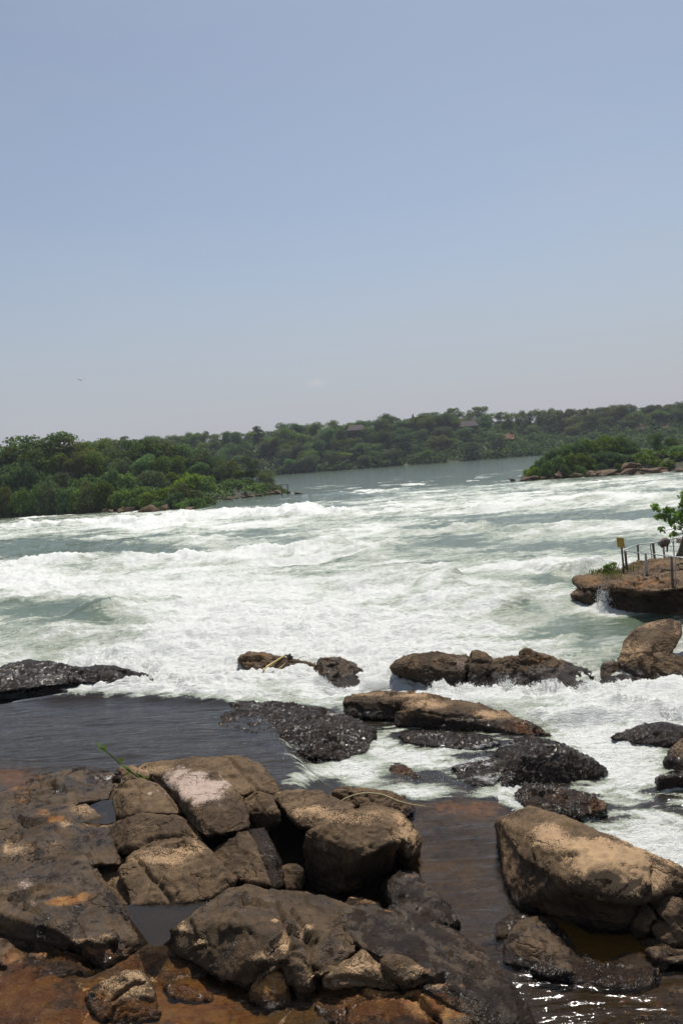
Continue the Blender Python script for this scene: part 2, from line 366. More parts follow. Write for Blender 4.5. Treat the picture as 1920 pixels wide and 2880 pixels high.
# ================================================================== WATER LEVELS AND RIVER
def shepard(X, Y, ctrl, p=3.0):
    num = 0; den = 0
    for x, y, z in ctrl:
        q = at_z(x, y, z); d2 = (X - q[0]) ** 2 + ((Y - q[1]) * 0.9) ** 2 + 0.05
        k = d2 ** (-p / 2); num = num + k * z; den = den + k
    return num / den
W_CTRL = [(1000, 2150, .42), (900, 2190, .48), (1150, 2230, .48), (1250, 2330, .48), (1250, 2480, .47), (1300, 2600, .46), (1250, 2700, .45), (1400, 2800, .47),
          (1700, 2800, .50), (1900, 2750, .52), (1000, 2870, .58), (500, 2800, .58), (100, 2750, .66), (60, 2850, .64), (300, 2860, .56), (1750, 2640, .55),
          (1750, 2150, .2), (1850, 2350, .12), (1650, 2010, .18), (1300, 1940, .12), (900, 1930, .08), (1750, 2300, .16), (1900, 1990, .1),
          (1400, 2140, .46), (1250, 2120, .45), (500, 1850, 0), (1000, 1800, 0), (1600, 1800, 0), (100, 1820, .1), (900, 2300, .48), (600, 2500, .5), (200, 2500, .6)]
SHEET = [at_z(*p, 1.0) for p in [(-420, 2010), (-60, 1985), (80, 1972), (210, 1962), (330, 1957), (480, 1963), (640, 1972), (720, 1985), (770, 2040), (800, 2100), (850, 2160), (830, 2215), (700, 2230), (420, 2230), (100, 2320), (-420, 2420)]]
def water_base(X, Y):
    near = Y < 45
    z = np.zeros(np.shape(X)); 
    zz = shepard(X[near], Y[near], W_CTRL)
    k = 1 - smooth(27, 33, Y[near]); z[near] = zz * k
    sd = poly_sdf(X[near], Y[near], SHEET)
    lip = smooth(-0.75, 0.12, sd + 0.12 * fbm2(X[near] * .8, Y[near] * .8, 2))
    z[near] = z[near] * (1 - lip) + (1.0 + 0.02 * np.clip(sd, 0, 2)) * lip
    return z
def blob(x, y, cx, cy, rx, ry): return np.exp(-((x - cx) / rx) ** 2 - ((y - cy) / ry) ** 2)
CRESTS = [  # picture polyline, height m, half width m
    ([(-200, 1500), (150, 1488), (330, 1476), (480, 1476), (600, 1460), (700, 1447), (780, 1450), (870, 1453), (1000, 1452), (1150, 1445)], 1.25, 4.5),
    ([(-100, 1615), (100, 1592), (230, 1583), (400, 1590), (560, 1575), (700, 1568), (870, 1550), (1000, 1560), (1120, 1570)], .75, 2.6),
    ([(300, 1545), (420, 1535), (520, 1530), (640, 1538)], .6, 2.5),
    ([(1470, 1625), (1560, 1612), (1640, 1618)], .6, 2.0),
    ([(-80, 1700), (120, 1702), (270, 1722), (350, 1752), (420, 1800), (470, 1850)], .65, 1.9),
    ([(-80, 1780), (150, 1800), (330, 1830), (440, 1860)], .45, 1.3),
    ([(1180, 1510), (1350, 1496), (1500, 1500), (1700, 1488), (1900, 1480)], .5, 2.5),
    ([(1250, 1445), (1500, 1428), (1700, 1415), (1920, 1402), (2050, 1395)], .8, 4.5),
    ([(850, 1395), (1000, 1385), (1150, 1380)], .5, 5.0),
    ([(1180, 1720), (1330, 1700), (1450, 1715)], .45, 1.6), ([(560, 1770), (760, 1745), (980, 1760)], .4, 1.8), ([(950, 1660), (1150, 1645), (1300, 1655)], .4, 2.0)]
SPLASH = [  # spray walls thrown up against rocks: picture polyline at the water, height, half width
    ('G', [(20, 348), (60, 352), (150, 375), (240, 402), (350, 430), (470, 436), (600, 440), (720, 432), (820, 428), (880, 408), (940, 428), (1010, 440), (1120, 436), (1180, 462), (1300, 448), (1460, 424), (1620, 420)], .36, .30),
    ('G', [(840, 440), (880, 430), (920, 440)], .55, .28),
    ('H', [(150, 350), (300, 335), (450, 345), (650, 362), (820, 385), (900, 445), (1000, 512), (1150, 470), (1300, 455), (1500, 430)], .15, .28),
    ('E', [(780, 1250), (870, 1230), (960, 1245)], .75, .5),
    ('C', [(330, 300), (480, 290), (600, 300), (720, 350), (780, 400)], .35, .5),
    ('C', [(560, 395), (700, 405), (850, 400), (1000, 415)], .35, .45),
    ('D', [(1180, 520), (1300, 500), (1450, 510), (1560, 530)], .30, .3)]
FOAM_BLOBS = [  # picture position, radii, change
    (760, 1415, 190, 16, -.7), (620, 1420, 60, 14, -.6), (900, 1400, 160, 12, -.25), (200, 1545, 260, 24, -.75), (430, 1556, 130, 16, -.55), (60, 1560, 140, 20, -.5), (280, 1500, 60, 12, -.35),
    (80, 1735, 230, 30, -.85), (250, 1745, 120, 24, -.75), (60, 1790, 170, 26, -.5), (330, 1790, 110, 30, -.6), (380, 1815, 70, 30, -.4), (150, 1830, 160, 25, -.35),
    (1560, 1472, 300, 14, -.75), (1800, 1455, 180, 12, -.65), (1350, 1488, 180, 10, -.4), (1500, 1540, 320, 14, -.45), (1750, 1550, 200, 16, -.5), (1250, 1570, 260, 16, -.4), (1000, 1600, 300, 14, -.25),
    (1600, 1655, 90, 20, -.6), (1520, 1640, 120, 14, -.35), (1720, 1800, 120, 60, -.75), (1640, 1850, 80, 30, -.5), (1560, 1780, 120, 40, -.25), (1850, 1790, 90, 60, -.7), (1500, 1720, 200, 30, -.2),
    (700, 1450, 260, 12, .5), (350, 1480, 320, 16, .45), (80, 1635, 200, 40, .5), (600, 1640, 420, 60, .22), (700, 1800, 500, 90, .45), (1200, 1820, 300, 60, .3), (1500, 1610, 90, 16, .3),
    (480, 1880, 220, 70, .6), (1600, 1410, 300, 12, .3), (1200, 1430, 300, 12, .2)]
FG_FOAM = [('B', 1300, 470, 160, 34, .7), ('B', 1450, 560, 110, 50, .6), ('B', 1520, 470, 100, 40, .5), ('D', 620, 880, 90, 24, .5),('D', 650, 760, 110, 50, -.75), ('D', 470, 605, 220, 22, -.6), ('D', 120, 560, 120, 20, -.4), ('D', 800, 640, 90, 16, -.4), ('D', 440, 795, 90, 14, -.35),('D', 620, 720, 110, 26, .55), ('D', 560, 790, 120, 22, .6), ('D', 1000, 850, 140, 24, .5), ('D', 1330, 620, 120, 30, .7), ('C', 1230, 650, 80, 12, .45), ('C', 1450, 620, 60, 20, .35), ('B', 1330, 400, 200, 26, .45), ('B', 1250, 500, 60, 14, .4),('D', 330, 720, 170, 75, 1.1), ('D', 90, 770, 110, 80, 1.3), ('D', 430, 860, 180, 42, .8), ('D', 720, 860, 110, 36, .8), ('D', 560, 650, 150, 36, .55), ('D', 180, 640, 70, 50, .7),
           ('D', 300, 860, 160, 40, .9), ('D', 800, 925, 60, 40, .9), ('B', 850, 380, 40, 26, .8),
           ('D', 1120, 600, 150, 60, 1.0), ('D', 1240, 700, 150, 80, 1.3), ('D', 1340, 790, 130, 60, .85), ('D', 1250, 870, 140, 40, .6), ('D', 1050, 520, 160, 36, .7), ('D', 1420, 700, 90, 60, .5),
           ('B', 1180, 455, 120, 30, .5), ('B', 1060, 410, 90, 20, .7), ('B', 1440, 520, 120, 60, .85), ('B', 1540, 600, 90, 60, 1.1), ('B', 1500, 440, 120, 40, .55), ('B', 1560, 330, 80, 40, .5),
           ('D', 1200, 540, 400, 30, .7), ('D', 1500, 500, 120, 60, 1.2), ('C', 1340, 700, 60, 30, .4), ('C', 1450, 760, 90, 60, .9), ('C', 1560, 740, 80, 60, .9), ('C', 1350, 830, 60, 30, .7),
           ('C', 200, 425, 300, 14, .4)]
BND_X = [-600, 0, 200, 330, 520, 700, 900, 960, 1150, 1400, 1550, 1700, 1800, 1920, 2500]
BND_Y = [1990, 1968, 1962, 1957, 1966, 1980, 1992, 1985, 1985, 2010, 2050, 2030, 2020, 2010, 2005]
def river():
    d = np.concatenate([np.arange(42.6, 200, 0.95), np.arange(200, 700, 1.75), np.arange(700, 1960, 3.8)]); nr = len(d)
    Yr = CAM_Z * F_PX / d; uc = np.linspace(-.62, .62, 780); nc = len(uc)
    Y = np.repeat(Yr, nc); X = (Yr[:, None] * uc[None, :]).ravel()
    zb = water_base(X, Y); pxx, pyy = proj(np.stack([X, Y, zb], 1)); drop = CAM_Z * F_PX / Y
    fg = smooth(-8, 14, pyy - np.interp(pxx, BND_X, BND_Y))
    f = np.interp(drop, [0, 80, 97, 112, 128, 150, 250, 400, 650], [-.55, -.42, -.15, .14, .36, .44, .52, .66, .84])
    right = smooth(900, 1400, pxx); f = f - 0.12 * right * smooth(130, 260, drop)
    for x, y, rx, ry, v in FOAM_BLOBS: f = f + v * blob(pxx, pyy, x, y, rx, ry)
    cas = np.maximum(smooth(880, 960, pxx) * smooth(2300, 2230, pyy + .35 * (1500 - np.clip(pxx, 900, 1500)) * (pxx < 1400)), smooth(1560, 1660, pxx) * smooth(2500, 2420, pyy))
    g = -.62 + .66 * cas
    for reg, x, y, rx, ry, v in FG_FOAM:
        cx, cy = px(reg, x, y); s = REG[reg][2]; g = g + 1.08 * v * blob(pxx, pyy, cx, cy, rx / s, ry / s)
    # streaks drawn out along the flow, waves, boils
    fl = 0.18; Xs = X * math.cos(fl) + Y * math.sin(fl); Ys = -X * math.sin(fl) + Y * math.cos(fl)
    wig = fbm2(Xs * .05, Ys * .05, 3) * 6
    st = fbm2(Xs * .075, (Ys + wig) * .22, 4); st2 = fbm2(Xs * .35 + 40, (Ys + wig) * .9, 4)
    act = smooth(95, 150, drop) * (1 - fg)
    h = act * (0.55 * fbm2(Xs * .06 + 5, (Ys + wig) * .13, 3, mode='ridge') + 0.10)
    crest = np.zeros(len(X))
    for pts, hh, wd in CRESTS:
        wp = [at_z(*q, 0.0) for q in pts]; wy = [q[1] for q in wp]; m = np.nonzero((Y > min(wy) - 4 * wd) & (Y < max(wy) + 4 * wd))[0]; x, y = X[m], Y[m]
        dd, t = seg_dist(x + 1.2 * fbm2(x * .2, y * .2, 3) * wd, y + 1.1 * wd * fbm2(x * .15 + 9, y * .3, 3), wp)
        e = np.exp(-(dd / wd) ** 2) * np.clip(smooth(0, .12, t) * smooth(1, .88, t), 0, 1) * (0.75 + 0.9 * fbm2(x * .25, y * .12 + 3, 3))
        h[m] += hh * e * (1 - fg[m]); crest[m] = np.maximum(crest[m], e)
    f = f + act * (0.60 * st + 0.42 * st2 + 0.12 * fbm2(Xs * .06 + 5, (Ys + wig) * .13, 3, mode='ridge')) + 0.28 * crest * (f > .0)
    flecks = smooth(40, 100, drop) * (1 - act) * smooth(.16, .42, fbm2(X * .09, Y * .16, 5)) * 0.9
    f = f + flecks * (1 - fg)
    foam = f * (1 - fg) + g * fg + fg * (.25 + .35 * cas) * fbm2(X * .8 + Y * .5, Y * 1.5, 4) + fg * (.2 + .55 * cas) * fbm2(X * 1.8 + Y * 1.2, Y * 5.0, 4)
    osd = poly_sdf(X, Y, SHEET); foam = foam + fg * smooth(.7, -.05, osd) * smooth(-.5, -.05, osd) * (.25 + 1.3 * fbm2(X * 1.4, Y * 2.6, 4))
    lump = np.clip(foam, 0, 1)
    fade = np.clip(40 / np.maximum(Y, 8), .25, 1)
    h = h + lump * (1 - fg) * (0.30 * fbm2(X * .42, Y * .42, 3, mode='billow') + 0.15 * fbm2(X * 1.3, Y * 1.3, 3, mode='billow') + .06 * fade * fbm2(X * 4.5, Y * 4.5, 2, mode='billow'))
    h = h + fg * lump * (0.10 * fbm2(X * 1.7, Y * 1.7, 3, mode='billow') + .05 * fbm2(X * 6, Y * 6, 2, mode='billow'))
    calm = 1 - np.clip(foam * 1.5, 0, 1)
    h = h + calm * (1 - fg) * (0.06 * fbm2(X * .22, Y * .5, 4) + .05 * fbm2(X * .8, Y * 1.2, 3)) * smooth(40, 90, drop)
    onsheet = poly_sdf(X, Y, SHEET) if True else 0
    h = h + fg * calm * (0.035 * fbm2(X * .8 + Y * .3, Y * 1.5, 4) + .055 * fbm2(X * .3 + Y * .35 + 8, Y * .8, 2)) * smooth(-.3, .3, onsheet) + fg * calm * 0.014 * fbm2(X * 1.8, Y * 2.2, 3)
    # the smooth tongue sliding in from the left
    sp = np.zeros(len(X))
    for reg, pts, hh, wd in SPLASH:
        wp = [at_z(*px(reg, *q), 0.1) for q in pts]; wy = [q[1] for q in wp]; wx = [q[0] for q in wp]
        m = np.nonzero((Y > min(wy) - 3) & (Y < max(wy) + 3) & (X > min(wx) - 3) & (X < max(wx) + 3))[0]; x, y = X[m], Y[m]; dd, t = seg_dist(x + .12 * fbm2(x * 3, y * 3, 2), y + .2 * fbm2(x * 2.5 + 7, y * 2.5, 2), wp)
        spike = 0.40 + .55 * np.clip(fbm2(x * 1.7, y * .8, 2) + .12, 0, 1) + .45 * fbm2(x * 6, y * 5, 3, mode='billow')
        e = np.exp(-(dd / wd) ** 2) * smooth(0, .14, t) * smooth(1, .86, t); h[m] += hh * e * np.clip(spike, .1, 1.1); sp[m] = np.maximum(sp[m], np.exp(-(dd / (wd * 2.2)) ** 2))
    foam = foam + 1.0 * sp
    brown = np.clip(fg + smooth(-1.5, 0, onsheet), 0, 1)
    pool = np.maximum(blob(pxx, pyy, 1260, 2430, 190, 190), smooth(2560, 2680, pyy))
    redd = np.maximum(blob(pxx, pyy, 40, 2190, 170, 50), blob(pxx, pyy, 1240, 2270, 170, 40))
    clear = fg * np.clip(.40 + .52 * pool + .6 * redd, 0, .95)
    poolr = blob(pxx, pyy, 1260, 2430, 190, 230)
    rip = np.interp(drop, [40, 80, 120, 300, 700], [.75, .65, .6, .55, .45]) * (1 - fg) + fg * (.34 - .2 * poolr)
    me = mesh_np('river', np.stack([X, Y, zb + h], 1), grid_faces(nr, nc)[:, ::-1], True, RIVER)
    attr(me, 'foam', foam); attr(me, 'clear', clear); attr(me, 'brown', brown); attr(me, 'ripple', rip)
    o = link('river', me); tag(o, kind='structure'); o['label'] = 'white water river pouring between dark rocks'
    return o
river()

# ================================================================== CRACKS AND PATCHES (places on the rock, found from the photograph)
CRACKS = [('A', [(705, 235), (735, 275), (800, 345), (870, 430), (925, 520)], 9, .10), ('A', [(1050, 155), (1120, 220), (1180, 298)], 6, .06), ('A', [(1125, 345), (1180, 298), (1255, 325)], 6, .06), ('A', [(1115, 215), (1165, 212)], 5, .04),
    ('A', [(620, 610), (680, 680), (750, 760), (790, 825)], 8, .06), ('A', [(400, 600), (470, 700), (550, 820), (590, 870), (640, 930), (695, 995)], 8, .06), ('A', [(440, 610), (520, 740)], 5, .04), ('A', [(500, 790), (545, 800)], 5, .04),
    ('M', [(165, 345), (185, 500), (165, 700)], 12, .07), ('M', [(185, 380), (230, 560)], 7, .05), ('M', [(940, 170), (1010, 320), (1060, 460), (1100, 600), (1105, 720)], 8, .06), ('M', [(1120, 280), (1200, 440), (1270, 560), (1310, 760), (1330, 920), (1340, 1010)], 9, .08), ('M', [(1100, 600), (1270, 570), (1350, 520)], 8, .06),
    ('M', [(1110, 650), (1200, 690), (1270, 780)], 6, .05), ('M', [(720, 990), (830, 860), (900, 775), (960, 762), (1030, 780), (1085, 850), (1110, 950), (1130, 1060)], 11, .10), ('M', [(1000, 745), (1110, 735)], 6, .05), ('M', [(570, 330), (640, 370)], 5, .03), ('M', [(690, 420), (780, 540)], 5, .03),
    ('N', [(0, 430), (60, 480), (160, 550), (300, 605), (440, 600), (620, 630)], 12, .10), ('N', [(370, 420), (520, 510), (660, 610), (760, 690), (850, 790)], 12, .09), ('N', [(940, 540), (1010, 570), (1080, 545)], 7, .04), ('N', [(1010, 1100), (1100, 1040), (1240, 940), (1330, 925)], 7, .05), ('N', [(1000, 0), (1070, 130), (1140, 280), (1230, 440)], 7, .05),
    ('A', [(100, 270), (180, 245), (250, 250), (390, 185)], 7, .05), ('A', [(235, 270), (250, 290), (300, 290)], 6, .05), ('A', [(190, 240), (180, 300)], 6, .05), ('A', [(0, 485), (75, 480), (70, 520)], 14, .14), ('A', [(100, 545), (150, 545), (150, 600), (240, 605)], 10, .10), ('A', [(700, 520), (850, 512), (920, 520)], 8, .07), ('A', [(550, 590), (610, 570), (700, 522)], 9, .08), ('A', [(640, 290), (620, 270)], 5, .03), ('A', [(520, 290), (640, 282)], 4, .03),
    ('L', [(360, 375), (470, 450), (560, 570), (680, 670), (770, 740), (860, 840), (980, 950)], 12, .10), ('L', [(720, 660), (870, 605), (1040, 600)], 10, .08), ('L', [(470, 0), (620, 40), (760, 100)], 5, .03), ('L', [(60, 640), (180, 590), (310, 600), (480, 650), (640, 665)], 8, .07),
    ('L', [(0, 760), (200, 780), (450, 735), (660, 690)], 8, .04), ('L', [(1330, 310), (1568, 255)], 8, .06), ('J', [(150, 400), (330, 350), (440, 290)], 8, .05), ('J', [(280, 540), (440, 580), (560, 650), (740, 700), (960, 720), (1300, 740)], 9, .06), ('J', [(600, 700), (760, 720)], 6, .04), ('J', [(1290, 460), (1350, 520), (1400, 550), (1380, 700)], 7, .06),
    ('J', [(1400, 555), (1568, 545)], 8, .06), ('I', [(600, 492), (700, 475), (780, 452)], 6, .04), ('I', [(1330, 560), (1335, 740)], 7, .05), ('I', [(1335, 745), (1290, 780), (1250, 850)], 7, .06), ('I', [(340, 480), (350, 580), (340, 660)], 7, .04), ('I', [(1510, 700), (1520, 780)], 6, .05),
    ('F', [(505, 470), (530, 560), (590, 680)], 6, .04), ('F', [(1160, 450), (1215, 540), (1270, 640)], 6, .05), ('F', [(690, 640), (760, 760), (810, 900)], 6, .05), ('F', [(960, 160), (1010, 240)], 6, .04), ('F', [(820, 140), (830, 230)], 7, .06), ('F', [(1010, 250), (1140, 310)], 5, .03),
    ('G', [(570, 255), (552, 300), (545, 400)], 6, .08), ('G', [(442, 262), (560, 262)], 6, .07), ('G', [(703, 272), (815, 272), (868, 310), (1010, 335)], 6, .08), ('G', [(800, 225), (820, 272)], 5, .06), ('G', [(690, 290), (680, 345)], 5, .05), ('G', [(740, 280), (745, 330)], 5, .05), ('G', [(780, 350), (850, 325), (900, 340)], 5, .05), ('G', [(430, 300), (420, 400)], 6, .06), ('G', [(1015, 320), (1015, 390)], 7, .08), ('G', [(1100, 360), (1108, 430)], 7, .08), ('G', [(560, 260), (700, 290)], 5, .05),
    ('D', [(245, 445), (250, 550)], 8, .08), ('D', [(330, 480), (480, 515), (640, 520)], 5, .04), ('D', [(420, 440), (490, 470)], 4, .03), ('H', [(798, 225), (800, 330)], 8, .09), ('H', [(110, 190), (300, 180)], 5, .04), ('H', [(820, 330), (910, 420)], 6, .06),
    ('E', [(600, 1022), (820, 1020), (1030, 1050)], 5, .10), ('E', [(1000, 900), (1300, 960), (1568, 1000)], 4, .07), ('E', [(760, 960), (1000, 930)], 3, .05), ('E', [(1090, 850), (1300, 830), (1568, 840)], 4, .06), ('E', [(1030, 1060), (1300, 1010), (1500, 1000)], 4, .07), ('E', [(820, 1030), (900, 1130)], 4, .07)]
PATCH = [('D', 560, 700, 130, 50, 'film', .5), ('D', 700, 800, 130, 30, 'film', .45), ('D', 700, 640, 120, 20, 'film', .4), ('C', 1300, 660, 160, 50, 'film', .4), ('D', 60, 640, 100, 60, 'film', .35), ('C', 300, 330, 400, 40, 'film', .35), ('D', 900, 960, 120, 16, 'film', .5),('F', 650, 760, 240, 220, 'dark', .8), ('F', 1080, 760, 200, 200, 'dark', .9), ('F', 350, 500, 160, 160, 'dark', .7), ('G', 200, 340, 300, 60, 'dark', .5), ('G', 700, 370, 400, 60, 'dark', .6), ('G', 1280, 390, 200, 50, 'dark', .4), ('E', 1200, 1180, 500, 110, 'dark', .9), ('E', 700, 1130, 120, 90, 'dark', .9), ('I', 550, 860, 300, 90, 'dark', .6), ('D', 130, 475, 120, 30, 'dark', .8),  # place, radii, what, how much; dark on boulder fronts and overhangs paints shade
    ('I', 450, 310, 160, 100, 'tan', .75), ('I', 900, 560, 330, 150, 'tan', .95), ('I', 1100, 690, 260, 130, 'tan', .95), ('I', 1150, 560, 260, 110, 'tan', .6), ('I', 620, 390, 180, 60, 'tan', .55), ('I', 1000, 400, 320, 70, 'tan', .42), ('I', 1420, 640, 90, 110, 'tan', .35), ('I', 110, 200, 60, 30, 'tan', .5), ('I', 110, 480, 26, 160, 'tan', .35), ('I', 640, 720, 50, 40, 'tan', .3),
    ('I', 250, 560, 110, 260, 'dark', .45), ('I', 450, 620, 110, 140, 'dark', .4), ('I', 700, 700, 160, 110, 'dark', .4), ('I', 1050, 920, 300, 70, 'dark', .6),
    ('A', 870, 260, 150, 60, 'pale', .74), ('A', 940, 320, 130, 60, 'pale', .62), ('A', 880, 385, 130, 40, 'tan', .28), ('A', 720, 200, 100, 20, 'tan', .5), ('A', 690, 315, 16, 10, 'pale', .5), ('A', 740, 590, 110, 35, 'tan', .5), ('A', 880, 570, 70, 35, 'tan', .6), ('A', 690, 620, 100, 18, 'tan', .45), ('A', 800, 630, 60, 20, 'tan', .5), ('A', 600, 460, 110, 40, 'tan', .25), ('A', 900, 500, 16, 40, 'tan', .5),
    ('A', 380, 385, 60, 30, 'tan', .6), ('A', 300, 450, 30, 20, 'tan', .7), ('A', 450, 455, 50, 16, 'tan', .6), ('A', 125, 730, 46, 44, 'pale', .5), ('A', 145, 825, 36, 24, 'pale', .42), ('A', 250, 540, 20, 12, 'tan', .5), ('A', 80, 570, 60, 40, 'tan', .6), ('A', 30, 560, 20, 30, 'tan', .5),
    ('N', 640, 180, 150, 50, 'rust', .9), ('N', 800, 130, 80, 40, 'rust', .8), ('N', 600, 150, 90, 20, 'tan', .5), ('N', 800, 545, 150, 34, 'tan', .85), ('N', 1000, 510, 60, 40, 'tan', .8), ('N', 1000, 680, 330, 110, 'rust', .6), ('N', 120, 380, 130, 60, 'rust', .5), ('N', 100, 700, 120, 80, 'rust', .5), ('N', 1100, 950, 260, 120, 'tan', .62), ('N', 1250, 860, 120, 50, 'tan', .35), ('N', 1200, 1150, 240, 120, 'rust', .7), ('N', 900, 1060, 140, 80, 'rust', .6), ('N', 150, 1000, 260, 200, 'rust', .85), ('N', 700, 1250, 260, 80, 'rust', .8), ('N', 600, 660, 200, 60, 'rust', .5),
    ('A', 90, 290, 70, 30, 'rust', .7), ('A', 200, 400, 40, 14, 'rust', .9), ('A', 260, 430, 50, 16, 'rust', .9), ('A', 90, 345, 40, 14, 'rust', .7), ('A', 60, 240, 120, 30, 'rust', .7), ('A', 420, 505, 20, 10, 'rust', .8), ('A', 60, 200, 160, 24, 'rust', .5),
    ('M', 120, 520, 55, 130, 'tan', .85), ('M', 280, 600, 60, 70, 'tan', .75), ('M', 850, 700, 130, 70, 'tan', .78), ('M', 760, 830, 150, 50, 'tan', .35), ('M', 955, 355, 40, 24, 'tan', .8), ('M', 1050, 510, 40, 70, 'tan', .7), ('M', 1000, 560, 60, 60, 'tan', .6), ('M', 1190, 500, 40, 60, 'tan', .6), ('M', 1250, 415, 50, 26, 'tan', .7), ('M', 1250, 900, 80, 110, 'tan', .6), ('M', 1050, 620, 40, 50, 'tan', .5), ('M', 1250, 720, 40, 50, 'tan', .35), ('M', 950, 860, 90, 50, 'tan', .55), ('M', 930, 980, 200, 110, 'rust', .8), ('M', 1470, 880, 80, 40, 'tan', .7), ('M', 1450, 1020, 130, 50, 'rust', .9), ('M', 1060, 160, 30, 12, 'tan', .5), ('M', 1400, 620, 90, 40, 'tan', .3),
    ('M', 200, 1060, 260, 120, 'rust', .55), ('M', 60, 780, 110, 60, 'rust', .6), ('M', 300, 1230, 300, 80, 'rust', .45), ('M', 1250, 1060, 110, 60, 'rust', .5),
    ('L', 340, 510, 140, 70, 'tan', .85), ('L', 760, 530, 150, 60, 'tan', .85), ('L', 960, 650, 120, 40, 'tan', .5), ('L', 1160, 645, 40, 14, 'tan', .6), ('L', 580, 600, 60, 40, 'rust', .6), ('L', 200, 700, 260, 40, 'rust', .9), ('L', 500, 830, 420, 120, 'rust', .85), ('L', 950, 780, 200, 120, 'rust', .75), ('L', 380, 390, 30, 16, 'tan', .8), ('L', 180, 345, 80, 16, 'tan', .45), ('L', 40, 560, 60, 30, 'tan', .5),
    ('F', 560, 320, 200, 70, 'tan', .52), ('F', 500, 270, 180, 30, 'tan', .35), ('F', 900, 360, 200, 50, 'tan', .38), ('F', 1150, 530, 50, 60, 'tan', .3), ('F', 1290, 480, 70, 120, 'tan', .72), ('F', 1310, 610, 50, 70, 'tan', .72), ('F', 1210, 340, 50, 50, 'tan', .5), ('F', 1060, 300, 120, 30, 'tan', .28), ('F', 1330, 820, 80, 24, 'pale', .6), ('F', 1420, 910, 70, 40, 'tan', .5), ('F', 990, 1030, 90, 24, 'tan', .9), ('F', 860, 995, 40, 14, 'tan', .8), ('F', 220, 520, 26, 80, 'tan', .5), ('F', 190, 25, 50, 60, 'tan', .3), ('F', 260, 120, 30, 60, 'tan', .4), ('F', 1150, 1110, 90, 14, 'rust', .7),
    ('G', 400, 270, 50, 40, 'pale', .45), ('G', 250, 260, 90, 26, 'rust', .45), ('G', 520, 225, 50, 20, 'rust', .5), ('G', 640, 250, 80, 20, 'rust', .45), ('G', 760, 225, 50, 26, 'rust', .45), ('G', 850, 270, 90, 30, 'rust', .45), ('G', 800, 340, 80, 30, 'rust', .3), ('G', 1270, 230, 60, 60, 'tan', .5), ('G', 1330, 200, 90, 40, 'tan', .35), ('G', 1400, 65, 90, 20, 'tan', .5), ('G', 1535, 90, 20, 60, 'tan', .4), ('G', 1440, 130, 70, 60, 'dark', .4), ('G', 1330, 290, 50, 50, 'dark', .5),
    ('D', 400, 455, 90, 22, 'tan', .75), ('D', 740, 505, 110, 22, 'tan', .6), ('D', 150, 412, 140, 12, 'tan', .55), ('D', 330, 415, 80, 14, 'tan', .55), ('D', 650, 500, 60, 20, 'tan', .3), ('D', 820, 560, 90, 30, 'rust', .75), ('D', 900, 590, 60, 16, 'rust', .6), ('D', 520, 520, 90, 40, 'dark', .3), ('D', 270, 760, 60, 30, 'rust', .5), ('D', 1180, 930, 50, 40, 'rust', .8), ('D', 1000, 890, 120, 40, 'rust', .3), ('D', 1545, 660, 40, 40, 'tan', .4),
    ('B', 600, 380, 200, 40, 'rust', .75), ('B', 1150, 980, 160, 60, 'rust', .75), ('B', 880, 1250, 300, 100, 'dark', .3), ('B', 1400, 1250, 200, 100, 'rust', .3), ('J', 1380, 250, 100, 40, 'rust', .4), ('J', 1390, 580, 14, 60, 'tan', .7),
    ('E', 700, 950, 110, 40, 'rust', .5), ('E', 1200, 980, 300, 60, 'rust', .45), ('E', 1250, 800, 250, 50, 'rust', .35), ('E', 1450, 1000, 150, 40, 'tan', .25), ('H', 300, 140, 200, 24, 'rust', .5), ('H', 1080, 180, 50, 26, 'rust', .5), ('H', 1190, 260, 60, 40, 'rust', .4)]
CRK = [([px(r, *q) for q in pts], max(wd, 7), dp * 1.7) for r, pts, wd, dp in CRACKS]
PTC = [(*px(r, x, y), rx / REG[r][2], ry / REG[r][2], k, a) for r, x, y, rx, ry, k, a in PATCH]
def incise(V, N, only=None):
    x, y = proj(V); out_ = np.zeros(len(V)); lo = (x.min(), y.min(), x.max(), y.max())
    jx = 5 * perlin3(V * 3.1); jy = 5 * perlin3(V * 3.1 + 50)
    for pts, wd, dp in CRK:
        a = np.array(pts)
        if a[:, 0].max() < lo[0] - 20 or a[:, 0].min() > lo[2] + 20 or a[:, 1].max() < lo[1] - 20 or a[:, 1].min() > lo[3] + 20: continue
        d, t = seg_dist(x + jx, y + jy, pts); wv = wd * (.55 + .45 * np.minimum(1, 8 * np.minimum(t, 1 - t)))
        out_ = np.maximum(out_, dp * np.exp(-(d / wv) ** 2 * 1.6))
    q = V - np.array([0, 0, CAM_Z]); facing = smooth(0.0, .25, -(q * N).sum(1) / np.linalg.norm(q, axis=1))
    return np.minimum(out_, .085) * facing
def surface_attrs(V, N, base):
    x, y = proj(V); A = {k: np.full(len(V), base.get(k, -3.0 if k == 'film' else 0.0)) for k in ('tan', 'pale', 'rust', 'dark', 'wet', 'film')}
    jx = .75 * fbm3(V * 2.3, 4); jy = .75 * fbm3(V * 2.3 + 31, 4); up = smooth(-.1, .35, N[:, 2])
    lo = (x.min(), y.min(), x.max(), y.max())
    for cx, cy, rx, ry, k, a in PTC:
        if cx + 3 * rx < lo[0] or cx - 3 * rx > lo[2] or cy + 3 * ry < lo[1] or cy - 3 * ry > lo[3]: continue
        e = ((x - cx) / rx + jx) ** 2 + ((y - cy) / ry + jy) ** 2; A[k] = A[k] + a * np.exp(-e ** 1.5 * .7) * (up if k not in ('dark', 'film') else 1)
    if base.get('near', True):
        wz = water_base(V[:, 0].copy(), V[:, 1].copy()); A['wet'] = np.maximum(A['wet'], (1 - smooth(.02, base.get('splash', .30), V[:, 2] - wz)) * .95)
    return A
def put_attrs(me, A):
    for k, v in A.items(): attr(me, k, v)
